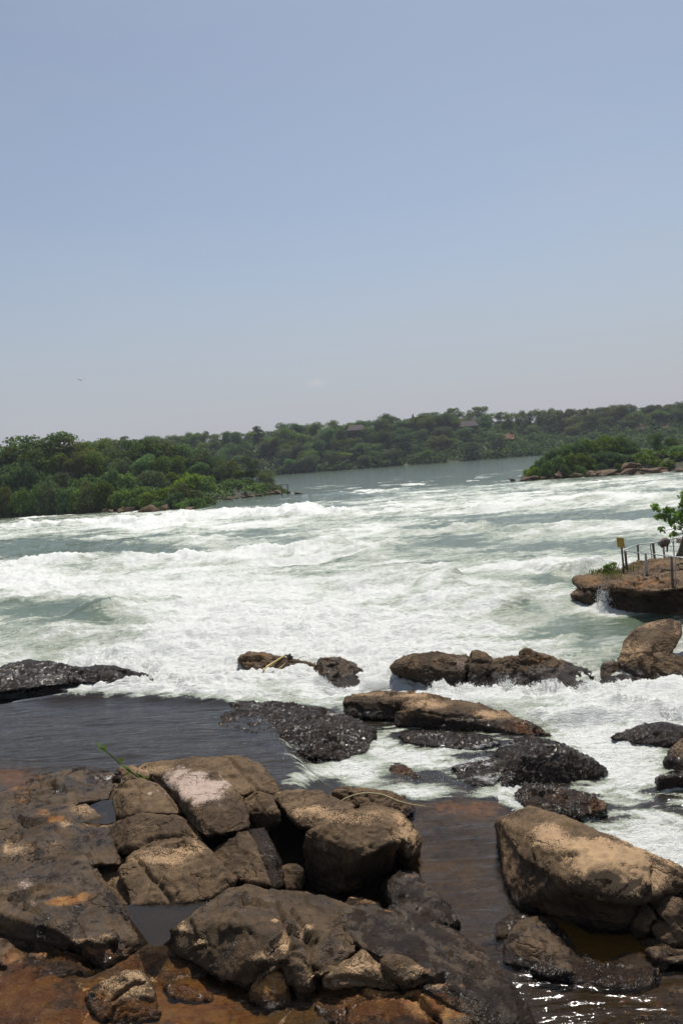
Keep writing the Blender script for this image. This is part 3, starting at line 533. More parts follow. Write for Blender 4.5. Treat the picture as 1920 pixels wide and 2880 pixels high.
def normals(me):
    n = np.empty(len(me.vertices) * 3, np.float32); me.vertex_normals.foreach_get('vector', n); return n.reshape(-1, 3).astype(float)
def coords(me):
    v = np.empty(len(me.vertices) * 3, np.float32); me.vertices.foreach_get('co', v); return v.reshape(-1, 3).astype(float)

# ================================================================== BEDROCK
B_CTRL = [(100, 2030, .65), (400, 2030, .62), (650, 2080, .7), (300, 2120, .84), (50, 2180, .965), (150, 2160, .95), (-150, 2150, .97), (500, 2150, .85), (700, 2160, .8),
          (100, 2280, 1.05), (300, 2240, 1.0), (200, 2450, 1.02), (400, 2450, .98), (500, 2600, .84), (-100, 2500, 1.05), (420, 2560, .86), (330, 2270, .95),
          (60, 2690, .70), (150, 2770, .67), (60, 2850, .66), (300, 2860, .50), (420, 2800, .53), (600, 2800, .52), (250, 2735, .50), (700, 2860, .46), (-100, 2800, .75), (150, 2660, .74),
          (700, 2600, .85), (1000, 2650, .85), (1100, 2750, .75), (1250, 2850, .60), (900, 2860, .55), (1000, 2500, .3), (880, 2450, .2), (1150, 2700, .7),
          (1250, 2400, .05), (1250, 2540, .15), (1150, 2320, .3), (1200, 2270, .44), (1350, 2285, .40), (1290, 2640, .3), (1350, 2700, .3),
          (1450, 2760, .41), (1700, 2800, .45), (1900, 2800, .47), (1500, 2870, .42), (2000, 2850, .5), (1350, 2830, .42), (1700, 2640, .38), (1850, 2580, .5), (1950, 2600, .5),
          (1000, 2170, .1), (1500, 2150, .1), (1750, 2200, -.2), (1850, 2400, -.2), (1700, 2000, -.5), (1000, 1930, -.6), (500, 1900, -.6), (100, 1880, -.4), (1600, 2300, -.1), (1980, 2400, -.2)]
def bedrock():
    d = np.concatenate([np.arange(560, 900, 4.0), np.arange(900, 1990, 3.4)]); Yr = CAM_Z * F_PX / d; uc = np.linspace(-.6, .6, 520); nr, nc = len(d), len(uc)
    Y = np.repeat(Yr, nc); X = (Yr[:, None] * uc[None, :]).ravel()
    z = shepard(X, Y, B_CTRL)
    z = z + .075 * fbm2(X * .75, Y * .75, 5) + .05 * (fbm2(X * 1.6 + 4, Y * 1.6, 3, mode='ridge')) + .035 * fbm2(X * 4, Y * 4, 4)
    wz = water_base(X.copy(), Y.copy()); out_ = smooth(.05, -.25, poly_sdf(X, Y, SHEET)) * smooth(19.5, 21.5, Y); z = z * (1 - out_) + np.minimum(z, wz - .3) * out_
    V = np.stack([X, Y, z], 1); Fq = grid_faces(nr, nc)[:, ::-1]
    me = mesh_np('bedrock', V, Fq); N = normals(me); V[:, 2] -= incise(V, N) * .8
    me.vertices.foreach_set('co', V.astype(np.float32).ravel()); me.update()
    x, y = proj(V)
    base = {'dark': .15}
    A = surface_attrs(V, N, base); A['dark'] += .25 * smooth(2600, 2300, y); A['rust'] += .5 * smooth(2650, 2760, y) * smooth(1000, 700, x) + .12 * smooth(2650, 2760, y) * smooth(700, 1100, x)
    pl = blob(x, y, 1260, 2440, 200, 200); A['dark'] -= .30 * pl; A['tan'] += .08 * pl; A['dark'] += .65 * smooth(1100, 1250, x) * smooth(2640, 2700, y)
    A['wet'] = np.where(V[:, 2] < wz + .005, .12, A['wet'])
    put_attrs(me, A); me.materials.append(ROCK); o = link('bedrock', me); tag(o, kind='structure'); o['label'] = 'dark wet bedrock shelf under the foreground water'
    return o
BED = bedrock()

# ================================================================== ROCKS
def hull_mesh(P):
    bm = bmesh.new()
    for p in P: bm.verts.new(p)
    r = bmesh.ops.convex_hull(bm, input=bm.verts)
    bmesh.ops.delete(bm, geom=list({g for g in r['geom_interior'] + r['geom_unused'] if isinstance(g, bmesh.types.BMVert)}), context='VERTS')
    V = [tuple(v.co) for v in bm.verts]; ix = {v: i for i, v in enumerate(bm.verts)}; Fs = [tuple(ix[v] for v in f.verts) for f in bm.faces]; bm.free()
    return V, Fs
WETPTS = []; ALLV = []
def shape_rock(chunks, vox, sm):
    me = joined('tmp', chunks); o = bpy.data.objects.new('tmp', me); COL.objects.link(o)
    m = o.modifiers.new('r', 'REMESH'); m.mode = 'VOXEL'; m.voxel_size = vox
    s = o.modifiers.new('s', 'SMOOTH'); s.factor = .5; s.iterations = max(1, sm - 2)
    dg = bpy.context.evaluated_depsgraph_get(); r = bpy.data.meshes.new_from_object(o.evaluated_get(dg)); bpy.data.objects.remove(o); bpy.data.meshes.remove(me)
    return r
def rock(name, label, reg, hulls, zb, vox=.04, sm=4, amp=.03, base=None, parent=None, cat='rock', group=None, near=True, carve=True, freq=1.0, splash=.3, facet=.10, fsize=.22):
    base = dict(base or {}); base['near'] = near; base['splash'] = splash; chunks = []
    for h in hulls:
        P3, P2 = [], []
        for q in h:
            r = q[3] if len(q) > 3 else reg; a, b = px(r, q[0], q[1])
            p = at_y(a, b, q[2][1]) if isinstance(q[2], tuple) else at_z(a, b, q[2]); P3.append(p); P2.append((a, b))
        hp = hull2(P2); allp = list(P3)
        for p, (a, b) in zip(P3, P2):
            if p[2] <= zb + .02: continue
            dpt = np.array([p[0], p[1], zb]); dx, dy = proj(dpt)
            if poly_sdf(np.array([dx]), np.array([dy]), hp)[0] > -1.5: allp.append(dpt)
            else:
                q = at_z(a, b, zb); t = min(1.0, 1.6 / max(1e-3, math.hypot(q[0] - p[0], q[1] - p[1]))); allp.append(p + (q - p) * t)
        chunks.append(hull_mesh(allp))
    me = shape_rock(chunks, vox, sm); V = coords(me); N = normals(me)
    tz = fbm3(V * np.array([1.0, 1.0, 2.2]) * 1.25 * freq + 7, 3) * 5; fr = tz - np.floor(tz); ter = (np.floor(tz) + smooth(.84, 1.0, fr)) / 5 - tz / 5
    dsp = amp * (1.7 * fbm3(V * .9 * freq + 3, 3) + 1.0 * fbm3(V * 2.6 * freq, 4, mode='ridge') + .5 * fbm3(V * 7.5 * freq, 3) + 9.0 * ter) + .012
    if facet > 0:      # broken faces: cells of the surface tilted a little against each other
        rg = np.random.default_rng(len(V)); ns = int(np.clip(len(V) * vox * vox / fsize, 8, 90)); sd_ = V[rg.integers(len(V), size=ns)]; tl = rg.normal(size=(ns, 3)) * facet
        Vw = V + .22 * np.stack([perlin3(V * 1.7), perlin3(V * 1.7 + 20), perlin3(V * 1.7 + 40)], 1)
        best = np.full(len(V), 1e9); idx = np.zeros(len(V), int)
        for k in range(ns):
            d2 = ((Vw - sd_[k]) ** 2 * np.array([1, 1, 1.6])).sum(1); m = d2 < best; best[m] = d2[m]; idx[m] = k
        fc = ((V - sd_[idx]) * tl[idx]).sum(1) + rg.normal(size=ns)[idx] * facet * .10
        dsp = dsp + np.clip(fc, -.12, .09)
    if carve: dsp = dsp - incise(V, N)
    V = V + N * dsp[:, None]; me.vertices.foreach_set('co', V.astype(np.float32).ravel())
    me.polygons.foreach_set('use_smooth', np.full(len(me.polygons), True)); me.update()
    put_attrs(me, surface_attrs(V, normals(me), base)); me.materials.clear(); me.materials.append(ROCK)
    o = link(name, me, None, parent)
    if parent is None: tag(o, label, cat, group)
    ALLV.append(V[normals(me)[:, 2] > .2][::3])
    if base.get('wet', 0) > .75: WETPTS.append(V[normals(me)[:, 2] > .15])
    return o
BLK = 'blocks of the cracked rock by the camera'
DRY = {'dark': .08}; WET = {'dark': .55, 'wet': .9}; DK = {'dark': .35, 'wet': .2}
# ---- the cracked rock at the lower left
rock('rock_block', 'rounded block with pale pinkish bleached top, left foreground', 'A', [[(700, 240, 1.45), (705, 232, 1.5), (760, 210, 1.72), (880, 202, 1.86), (1000, 224, 1.85), (1062, 275, 1.8), (1112, 350, 1.72), (1136, 400, 1.6), (1142, 475, 1.45), (1050, 495, 1.5), (945, 515, 1.5), (918, 490, 1.5), (800, 345, 1.55), (1000, 400, 1.74), (860, 350, 1.76)]], 1.0, .035, 5, .018, {'dark': .1}, group=BLK, facet=.05)
rock('rock_block', 'smooth brown block left of the pale topped block, under the reed', 'A', [[(540, 272, 1.45), (585, 250, 1.6), (640, 238, 1.64), (720, 268, 1.6), (800, 345, 1.58), (842, 405, 1.5), (800, 408, 1.5), (700, 404, 1.52), (590, 415, 1.4), (530, 440, 1.1), (505, 400, 1.1), (500, 345, 1.15), (515, 300, 1.3), (575, 330, 1.55)]], .98, .035, 5, .014, DRY, group=BLK, facet=.05)
rock('rock_block', 'flat brown slab in front of the smooth block, pale grey left end', 'A', [[(460, 490, 1.18), (490, 465, 1.28), (570, 432, 1.45), (650, 402, 1.52), (810, 412, 1.52), (872, 442, 1.5), (922, 522, 1.42), (850, 512, 1.42), (700, 520, 1.36), (610, 570, 1.25), (550, 592, 1.1), (490, 565, 1.05), (465, 520, 1.1)]], .95, .035, 4, .014, DRY, group=BLK, facet=.05)
rock('rock_block', 'broad slab with tan bleached band sloping to the grey puddle', 'A', [[(590, 600, 1.2), (640, 560, 1.3), (700, 528, 1.36), (850, 514, 1.4), (920, 522, 1.4), (978, 592, 1.34), (1040, 660, 1.24), (1088, 708, 1.15), (1050, 752, 1.02), (960, 802, .97), (820, 825, .93), (780, 815, .95), (600, 835, .93), (585, 760, 1.02), (560, 680, 1.12)]], .8, .035, 5, .018, DRY, group=BLK)
rock('rock_block', 'long brown slab at the back, edge of the dark pool', 'A', [[(630, 200, 1.2), (660, 180, 1.3), (730, 170, 1.42), (880, 163, 1.55), (1050, 146, 1.6), (1110, 145, 1.58), (1180, 180, 1.5), (1250, 250, 1.36), (1300, 325, 1.15), (1270, 350, 1.15), (1180, 300, 1.42), (1100, 320, 1.4), (900, 260, 1.5), (700, 235, 1.4)]], .7, .035, 5, .016, DRY, group=BLK, facet=.05)
rock('rock_block', 'round lump below the end of the long slab', 'A', [[(1120, 345, 1.35), (1180, 304, 1.45), (1250, 328, 1.42), (1280, 400, 1.3), (1282, 440, 1.15), (1240, 482, .95), (1180, 472, .95), (1140, 410, 1.2)]], .6, .03, 5, .018, {'dark': .25}, group=BLK)
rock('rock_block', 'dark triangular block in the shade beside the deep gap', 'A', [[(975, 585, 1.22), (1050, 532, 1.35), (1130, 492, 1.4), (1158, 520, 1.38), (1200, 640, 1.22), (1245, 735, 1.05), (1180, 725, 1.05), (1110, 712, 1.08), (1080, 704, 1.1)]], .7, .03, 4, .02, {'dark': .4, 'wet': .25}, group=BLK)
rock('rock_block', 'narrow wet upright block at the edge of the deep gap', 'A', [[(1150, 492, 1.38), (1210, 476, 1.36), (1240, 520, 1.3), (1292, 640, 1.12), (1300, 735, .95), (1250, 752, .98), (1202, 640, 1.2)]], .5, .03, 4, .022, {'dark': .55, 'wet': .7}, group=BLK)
rock('rock_block', 'small rounded knob down in the deep gap', 'F', [[(275, 780, .95), (320, 750, 1.0), (380, 742, 1.0), (440, 775, .95), (450, 830, .85), (430, 930, .7), (300, 940, .75)]], .4, .028, 5, .012, {'dark': .2}, group=BLK, facet=.05)
rock('rock_block', 'small tilted wedge where the reed is rooted', 'A', [[(525, 215, 1.1), (560, 195, 1.25), (610, 188, 1.32), (690, 220, 1.35), (700, 245, 1.3), (640, 240, 1.3), (560, 262, 1.1), (540, 250, 1.05)]], .85, .03, 3, .018, {'tan': .1}, group=BLK)
# ---- central boulder
rock('boulder', 'wedge shaped boulder with tan top left of the big dark faced boulder', 'F', [[(228, 210, 1.35), (290, 172, 1.42), (440, 153, 1.5), (600, 163, 1.5), (690, 214, 1.5), (860, 258, 1.5), (780, 330, 1.6), (640, 400, 1.58), (525, 442, 1.5), (430, 424, 1.48), (280, 272, 1.42), (500, 300, 1.6)]], .3, .035, 3, .018, {'tan': .05, 'dark': .05}, cat='boulder', group='boulders in the water in front of the camera')
rock('boulder', 'big brown boulder with broken front in black shade in the middle foreground', 'F',
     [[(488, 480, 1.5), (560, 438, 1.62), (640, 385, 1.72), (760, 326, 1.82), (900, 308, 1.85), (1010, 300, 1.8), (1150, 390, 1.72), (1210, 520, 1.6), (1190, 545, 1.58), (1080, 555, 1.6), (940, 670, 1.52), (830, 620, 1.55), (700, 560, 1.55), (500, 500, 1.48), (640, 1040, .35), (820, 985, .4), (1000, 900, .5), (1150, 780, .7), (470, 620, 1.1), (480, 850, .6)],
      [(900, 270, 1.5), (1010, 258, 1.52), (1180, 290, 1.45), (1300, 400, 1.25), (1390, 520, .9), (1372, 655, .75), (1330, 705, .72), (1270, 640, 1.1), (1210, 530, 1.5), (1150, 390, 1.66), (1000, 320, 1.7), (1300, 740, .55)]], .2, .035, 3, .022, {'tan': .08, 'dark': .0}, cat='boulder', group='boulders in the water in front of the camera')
rock('boulder', 'low brown slab under the bent dry reed stem', 'F', [[(690, 140, .95), (700, 135, .98), (860, 125, 1.02), (980, 118, 1.02), (1140, 150, .95), (1300, 215, .72), (1345, 300, .52), (1280, 350, .5), (1100, 290, .75), (1000, 250, .8), (840, 240, .82), (720, 235, .7)]], .2, .03, 3, .02, {'dark': .15}, cat='boulder', group='boulders in the water in front of the camera')
# ---- the big boulder on the right and the broken pieces beside it
RB = 'broken rocks beside the big tan boulder'
rock('boulder', 'huge rounded boulder with grainy tan top at the right edge', 'I',
     [[(40, 215, .95), (60, 195, 1.05), (120, 180, 1.15), (290, 112, 1.32), (310, 85, 1.36), (400, 110, 1.45), (560, 160, 1.55), (680, 220, 1.62), (880, 300, 1.68), (1100, 390, 1.66), (1300, 480, 1.55), (1420, 550, 1.45), (1568, 610, 1.3), (1640, 680, 1.15), (1560, 720, 1.2), (1500, 785, 1.15), (1340, 745, 1.3), (1290, 790, 1.25), (1240, 865, 1.18), (1180, 900, 1.12), (1040, 872, 1.2), (880, 872, 1.22), (800, 820, 1.26), (650, 740, 1.35), (600, 680, 1.4), (900, 560, 1.72), (600, 400, 1.62), (350, 300, 1.5), (250, 500, 1.2)],
      [(40, 215, .95), (100, 480, .8), (118, 700, .65), (180, 870, .52), (205, 930, .46), (400, 970, .5), (560, 800, 1.0), (700, 900, .9), (655, 745, 1.3), (600, 690, 1.36), (350, 480, 1.3), (250, 300, 1.25)],
      [(400, 900, .7), (560, 850, .85), (690, 990, .55), (750, 1080, .5), (1000, 1130, .46), (1130, 1105, .48), (1195, 960, .8), (1150, 900, 1.02), (900, 885, 1.0), (680, 800, 1.1)]], .1, .042, 4, .022, {'dark': -.05}, cat='boulder', group='boulders in the water in front of the camera', facet=.05)
rock('rock_chunk', 'angular grey stone wedged under the right end of the huge boulder', 'I', [[(1190, 905, .95), (1260, 862, 1.05), (1330, 930, 1.0), (1342, 1000, .88), (1250, 1135, .6), (1190, 1160, .55), (1138, 1105, .6)]], .3, .025, 2, .018, {'dark': .1}, group=RB)
rock('rock_chunk', 'flat topped dark stone behind the wedged angular stone, cut by the right edge', 'I', [[(1255, 862, 1.0), (1290, 792, 1.1), (1420, 790, 1.12), (1520, 855, 1.08), (1600, 900, 1.0), (1600, 1080, .8), (1480, 1090, .8), (1380, 985, .95)]], .3, .03, 2, .018, {'dark': .25}, group=RB)
rock('rock_chunk', 'dark broken stone in the hollow right of the amber pool', 'I', [[(1290, 1085, .72), (1360, 1012, .85), (1450, 1022, .86), (1500, 1080, .8), (1560, 1090, .8), (1640, 1120, .8), (1600, 1230, .6), (1500, 1240, .6), (1400, 1200, .62)]], .3, .03, 2, .02, {'dark': .4}, group=RB)
rock('rock_chunk', 'low wet stone at the rim of the amber pool, right edge', 'I', [[(1215, 1185, .6), (1290, 1150, .66), (1440, 1222, .66), (1600, 1280, .66), (1600, 1330, .58), (1400, 1300, .58), (1260, 1250, .56)]], .3, .03, 3, .02, {'dark': .3, 'wet': .3}, group=RB)
# ---- slabs that are part of the shelf
def slab(hulls, reg, zb, vox=.036, sm=4, amp=.012, base=None): return rock('rock_slab', None, reg, hulls, zb, vox, sm, amp, base, parent=BED)
slab([[(-60, 330, 1.1), (0, 300, 1.12), (180, 250, 1.2), (260, 220, 1.22), (390, 185, 1.14), (500, 200, 1.1), (530, 260, 1.15), (500, 340, 1.2), (420, 350, 1.24), (250, 330, 1.26), (100, 360, 1.26), (-60, 420, 1.26)],
      [(-60, 400, 1.24), (100, 350, 1.25), (300, 330, 1.26), (330, 400, 1.27), (280, 470, 1.3), (400, 440, 1.26), (490, 445, 1.24), (470, 560, 1.2), (560, 640, 1.12), (420, 640, 1.22), (200, 600, 1.28), (60, 600, 1.27), (-60, 620, 1.3), (-60, 480, 1.28)],
      [(-60, 600, 1.29), (100, 590, 1.27), (400, 610, 1.22), (470, 700, 1.17), (540, 800, 1.1), (590, 870, 1.0), (680, 980, .85), (690, 1010, .76), (620, 1060, .68), (480, 1120, .6), (400, 1080, .68), (330, 1000, .95), (200, 925, 1.12), (60, 880, 1.2), (-60, 830, 1.25)],
      [(-60, 840, 1.22), (60, 885, 1.18), (200, 930, 1.08), (330, 1005, .92), (260, 1030, .8), (150, 1000, .86), (60, 970, .92), (-60, 920, 1.0)]], 'A', .6, .040, 3, .016, {'dark': .55, 'wet': .48})
slab([[(-60, 940, .95), (40, 975, .92), (150, 1025, .82), (240, 1012, .84), (320, 1035, .8), (420, 1070, .66), (440, 1150, .56), (330, 1140, .62), (200, 1130, .7), (130, 1180, .68), (60, 1100, .76), (-60, 1060, .85)],
      [(-60, 1150, .74), (60, 1130, .73), (130, 1180, .7), (230, 1220, .64), (270, 1260, .58), (180, 1300, .58), (60, 1360, .62), (-60, 1372, .68)]], 'A', .4, .036, 3, .016, {'dark': .1, 'wet': .5, 'rust': .3})
slab([[(395, 1240, .72), (430, 1200, .8), (520, 1160, .86), (570, 1140, .9), (640, 1125, .9), (670, 1160, .86), (700, 1200, .8), (715, 1260, .7), (720, 1340, .58), (600, 1380, .52), (460, 1360, .56), (400, 1300, .58)]], 'A', .3, .03, 3, .026, {'dark': -.1, 'wet': .28, 'rust': .12})
slab([[(735, 1195, .62), (760, 1185, .66), (860, 1200, .64), (960, 1240, .6), (990, 1270, .55), (860, 1280, .54), (780, 1250, .56)]], 'A', .3, .03, 4, .02, {'wet': .6, 'rust': .4})
slab([[(750, 1003, .8), (800, 950, 1.0), (870, 890, 1.12), (960, 830, 1.12), (1060, 745, 1.16), (1130, 715, 1.2), (1250, 752, 1.2), (1330, 800, 1.2), (1345, 900, 1.2), (1340, 1040, 1.14), (1290, 1105, 1.04), (1230, 1105, 1.02), (1170, 1190, .72), (1150, 1215, .62), (1000, 1152, .7), (870, 1078, .74), (800, 1040, .74), (1100, 900, 1.28)],
      [(1325, 1040, 1.12), (1420, 1005, 1.12), (1445, 1080, 1.06), (1442, 1190, .8), (1420, 1250, .58), (1375, 1260, .58), (1340, 1180, .82), (1300, 1110, 1.0)],
      [(1250, 950, 1.15), (1345, 890, 1.17), (1440, 960, 1.12), (1432, 1060, 1.08), (1330, 1105, 1.03), (1260, 1085, 1.06)],
      [(1300, 770, 1.16), (1400, 772, 1.12), (1500, 812, 1.08), (1560, 845, 1.08), (60, 850, 1.1, 'B'), (60, 1040, 1.05, 'B'), (0, 1075, 1.0, 'B'), (1490, 1150, .92), (1450, 1170, .88), (1430, 1010, 1.1), (1340, 900, 1.18)]], 'A', .35, .036, 3, .012, {'dark': .55, 'wet': .44})
slab([[(1140, 1260, .6), (1165, 1200, .74), (1200, 1145, .86), (1245, 1118, .9), (1290, 1125, .88), (1322, 1180, .8), (1340, 1280, .6), (1240, 1320, .52)]], 'A', .3, .03, 4, .016, {'rust': .25, 'wet': .38})
slab([[(20, 840, 1.08), (40, 780, 1.0), (130, 806, 1.1), (290, 862, 1.08), (420, 930, 1.0), (540, 1000, .88), (640, 1010, .72), (690, 1090, .62), (730, 1190, .54), (860, 1290, .5), (900, 1380, .5), (640, 1400, .62), (590, 1300, .78), (480, 1170, .95), (380, 1140, 1.02), (220, 1088, 1.06), (110, 1040, 1.08), (20, 950, 1.1)],
      [(195, 780, 1.0), (205, 722, 1.12), (268, 676, 1.2), (330, 686, 1.18), (420, 760, 1.05), (500, 860, .9), (545, 930, .75), (400, 900, .98), (250, 850, 1.06)]], 'B', .3, .036, 3, .011, {'dark': .6, 'wet': .58})
slab([[(-40, 1110, .95), (20, 1075, 1.02), (105, 1044, 1.06), (185, 1110, 1.0), (262, 1208, .78), (240, 1212, .76), (60, 1165, .84), (0, 1168, .86), (-60, 1185, .8)]], 'B', .5, .03, 2, .014, {'tan': .1})
slab([[(205, 1100, 1.0), (222, 1088, 1.05), (290, 1090, 1.06), (370, 1120, 1.04), (455, 1166, .98), (400, 1180, .94), (332, 1196, .88), (295, 1192, .86)]], 'B', .5, .03, 2, .014, {'tan': .1})
slab([[(-120, 1270, .62), (0, 1252, .66), (120, 1250, .7), (240, 1225, .76), (285, 1222, .78), (360, 1290, .7), (420, 1372, .62), (0, 1400, .58), (-120, 1340, .56)],
      [(300, 1215, .8), (350, 1205, .84), (480, 1176, .9), (540, 1250, .82), (610, 1340, .68), (640, 1400, .6), (450, 1400, .62), (370, 1290, .72)]], 'B', .3, .036, 4, .016, {'rust': .3, 'wet': .42})
slab([[(270, 545, .46), (300, 360, .62), (400, 312, .68), (450, 205, .62), (560, 190, .6), (700, 245, .56), (770, 335, .55), (860, 455, .56), (760, 600, .62), (560, 645, .5), (450, 575, .48), (500, 400, .74)],
      [(700, 520, .6), (860, 480, .56), (940, 525, .56), (1150, 482, .58), (1290, 462, .6), (1350, 520, .62), (1402, 552, .64), (1380, 690, .52), (1200, 742, .47), (1000, 722, .47), (740, 690, .47), (600, 650, .48)]], 'J', .2, .034, 4, .016, {'dark': .5, 'wet': .46})
slab([[(215, 385, .46), (270, 225, .5), (340, 192, .53), (470, 205, .54), (440, 290, .55), (330, 350, .5)]], 'J', .1, .034, 4, .012, {'dark': .5, 'wet': .55})
slab([[(1300, 462, .64), (1450, 448, .68), (1640, 470, .72), (1640, 530, .64), (1568, 540, .62), (1412, 550, .62), (1350, 510, .62)]], 'J', .2, .034, 3, .014, {'dark': .3, 'wet': .5})
# ---- rocks in the rapids
MR = 'rocks standing in the rapids'
rock('boulder', 'long low rock with a flat tan top and black end face in the rapids', 'D',
     [[(12, 455, .78), (20, 425, .88), (160, 402, .95), (260, 410, .93), (330, 420, .9), (250, 445, .88), (246, 530, .45), (30, 512, .5)],
      [(245, 448, .86), (270, 415, .94), (345, 406, .98), (420, 428, .95), (480, 458, .88), (640, 474, .8), (740, 494, .72), (820, 528, .62), (900, 568, .48), (972, 606, .3), (850, 602, .36), (640, 572, .42), (420, 562, .44), (255, 555, .45), (330, 480, .92)]], 0.0, .035, 3, .024, {'dark': .4, 'wet': .15}, cat='boulder', group=MR, splash=.55)
rock('boulder', 'black glistening hump of rock with thin water sliding over it', 'C', [[(1000, 560, .98), (1060, 458, 1.0), (1250, 449, 1.06), (1400, 462, 1.05), (1548, 490, .95), (60, 522, .8, 'D'), (160, 600, .5, 'D'), (110, 682, .42, 'D'), (0, 716, .42, 'D'), (1420, 702, .6), (1300, 650, .82), (1180, 600, .95), (1450, 560, 1.02)]], .1, .04, 5, .045, {'dark': .7, 'wet': .95, 'film': .06}, cat='boulder', group=MR, splash=.55, facet=.08, fsize=.3)
rock('boulder', 'broad black wet rock with a pointed right end amid foam', 'D', [[(690, 790, .42), (700, 700, .62), (740, 645, .8), (850, 612, .92), (960, 620, .9), (1080, 680, .72), (1160, 725, .5), (1215, 772, .3), (1180, 802, .2), (1050, 802, .25), (860, 832, .38), (740, 842, .38), (840, 700, .88)]], .0, .036, 4, .045, {'dark': .7, 'wet': .92, 'film': .02}, cat='boulder', group=MR, splash=.55, facet=.08, fsize=.3)
rock('boulder', 'low black shelf awash below the long tan topped rock', 'D', [[(260, 600, .5), (380, 582, .56), (520, 590, .58), (650, 602, .57), (720, 640, .52), (620, 668, .48), (450, 655, .47), (300, 640, .46)]], .1, .036, 4, .04, {'dark': .7, 'wet': .95, 'film': .16}, cat='boulder', group=MR, splash=.55, facet=.05, fsize=.4)
rock('boulder', 'low dark shelf awash left of the broad black rock', 'D', [[(520, 760, .5), (600, 712, .58), (700, 700, .62), (760, 760, .55), (700, 830, .47), (600, 835, .46), (540, 810, .46)]], .1, .036, 4, .04, {'dark': .7, 'wet': .95, 'film': .18}, cat='boulder', group=MR, splash=.55, facet=.05, fsize=.4)
rock('boulder', 'reddish speckled wet rock behind the huge tan boulder', 'D', [[(795, 880, .5), (870, 820, .6), (1000, 838, .64), (1150, 888, .52), (1218, 922, .36), (1216, 952, .26), (1100, 978, .28), (950, 962, .38), (850, 935, .44)]], .0, .03, 3, .034, {'dark': .5, 'wet': .9, 'rust': .15, 'film': -.05}, cat='boulder', group=MR, splash=.55, facet=.08, fsize=.3)
rock('boulder', 'low black rock under thin water at the right edge of the cascade', 'D', [[(1230, 612, .3), (1400, 556, .5), (1470, 544, .56), (1568, 570, .56), (1660, 600, .5), (1620, 640, .35), (1500, 650, .25), (1350, 640, .22)]], -.2, .036, 4, .042, {'dark': .7, 'wet': .95, 'film': .06}, cat='boulder', group=MR, splash=.55, facet=.08, fsize=.3)
rock('boulder', 'mossy dark rock cut by the right edge beside the cascade', 'D', [[(1485, 720, .35), (1515, 655, .6), (1568, 612, .75), (1660, 600, .75), (1660, 790, .3), (1560, 800, .1), (1495, 770, .15)]], -.2, .034, 3, .034, {'dark': .55, 'wet': .5}, cat='boulder', group=MR, splash=.55)
rock('boulder', 'square wet black block at the right edge in the cascade', 'D', [[(1450, 805, .42), (1470, 795, .46), (1568, 786, .5), (1660, 785, .48), (1660, 860, .05), (1500, 882, .0), (1455, 872, .08)]], -.2, .03, 2, .02, {'dark': .6, 'wet': .85}, cat='boulder', group=MR, splash=.55)
rock('boulder', 'small reddish rock breaking the foam left of the broad black rock', 'D', [[(212, 760, .46), (230, 740, .54), (285, 735, .58), (345, 782, .5), (392, 825, .36), (370, 855, .3), (300, 850, .3), (240, 800, .38)]], .0, .028, 3, .03, {'dark': .3, 'wet': .8, 'rust': .1}, cat='boulder', group=MR, splash=.55)
rock('boulder', 'dark streaming rock at the far left where the river spills over', 'C', [[(-120, 356, .9), (40, 278, 1.05), (130, 266, 1.1), (240, 271, 1.05), (330, 288, .95), (300, 366, .7), (120, 386, .7), (-120, 416, .6)], [(240, 316, .8), (340, 288, .92), (440, 284, .92), (560, 298, .85), (680, 328, .66), (740, 388, .3), (660, 376, .4), (480, 361, .55), (300, 356, .6)]], -.3, .045, 5, .05, {'dark': .75, 'wet': .95, 'film': .06}, cat='boulder', group=MR, splash=.55, facet=.08, fsize=.3)
rock('boulder', 'small dark rock breaking through foam at the far left', 'C', [[(120, 405, .45), (180, 385, .55), (260, 388, .55), (310, 400, .45), (290, 420, .3), (200, 432, .25)]], -.3, .035, 3, .04, {'dark': .6, 'wet': .95, 'film': .12}, cat='boulder', group=MR, splash=.55, facet=.08, fsize=.3)
YL, YK = ('y', 30.4), ('y', 27.3)
rock('boulder', 'rough dark rock carrying the yellow cane, in the rapids', 'H', [[(100, 185, ('y', 30.4)), (120, 155, ('y', 30.5)), (190, 120, ('y', 30.6)), (300, 121, ('y', 30.7)), (450, 150, ('y', 30.6)), (600, 188, ('y', 30.4)), (810, 220, ('y', 30.0)), (806, 345, .05), (600, 345, .05), (450, 340, .05), (300, 310, .1), (170, 268, ('y', 30.0))], [(170, 320, .2), (200, 285, .3), (260, 300, .3), (255, 372, -.05), (200, 365, -.05)]], -.4, .036, 3, .036, {'dark': .4, 'wet': .35}, cat='boulder', group=MR, splash=.55, facet=.05)
rock('boulder', 'peaked dark rock right of the one with the cane', 'H', [[(800, 255, ('y', 29.6)), (862, 172, ('y', 29.4)), (905, 192, ('y', 29.3)), (1055, 162, ('y', 29.4)), (1110, 200, ('y', 29.3)), (1150, 238, ('y', 29.2)), (1245, 278, ('y', 29.2)), (1252, 335, ('y', 28.8)), (1180, 455, .05), (1005, 508, .0), (900, 425, .15), (822, 345, .2)]], -.4, .034, 2, .04, {'dark': .5, 'wet': .5}, cat='boulder', group=MR, splash=.55)
rock('boulder', 'low black tail of rock beside the peaked rock', 'H', [[(1235, 325, ('y', 29.1)), (1335, 328, ('y', 29.2)), (1490, 370, ('y', 29.2)), (1510, 425, .05), (1380, 445, .05), (1190, 460, .05)]], -.4, .034, 3, .034, {'dark': .6, 'wet': .8}, cat='boulder', group=MR, splash=.55)
RR = 'pieces of the long broken rock wall in the rapids'
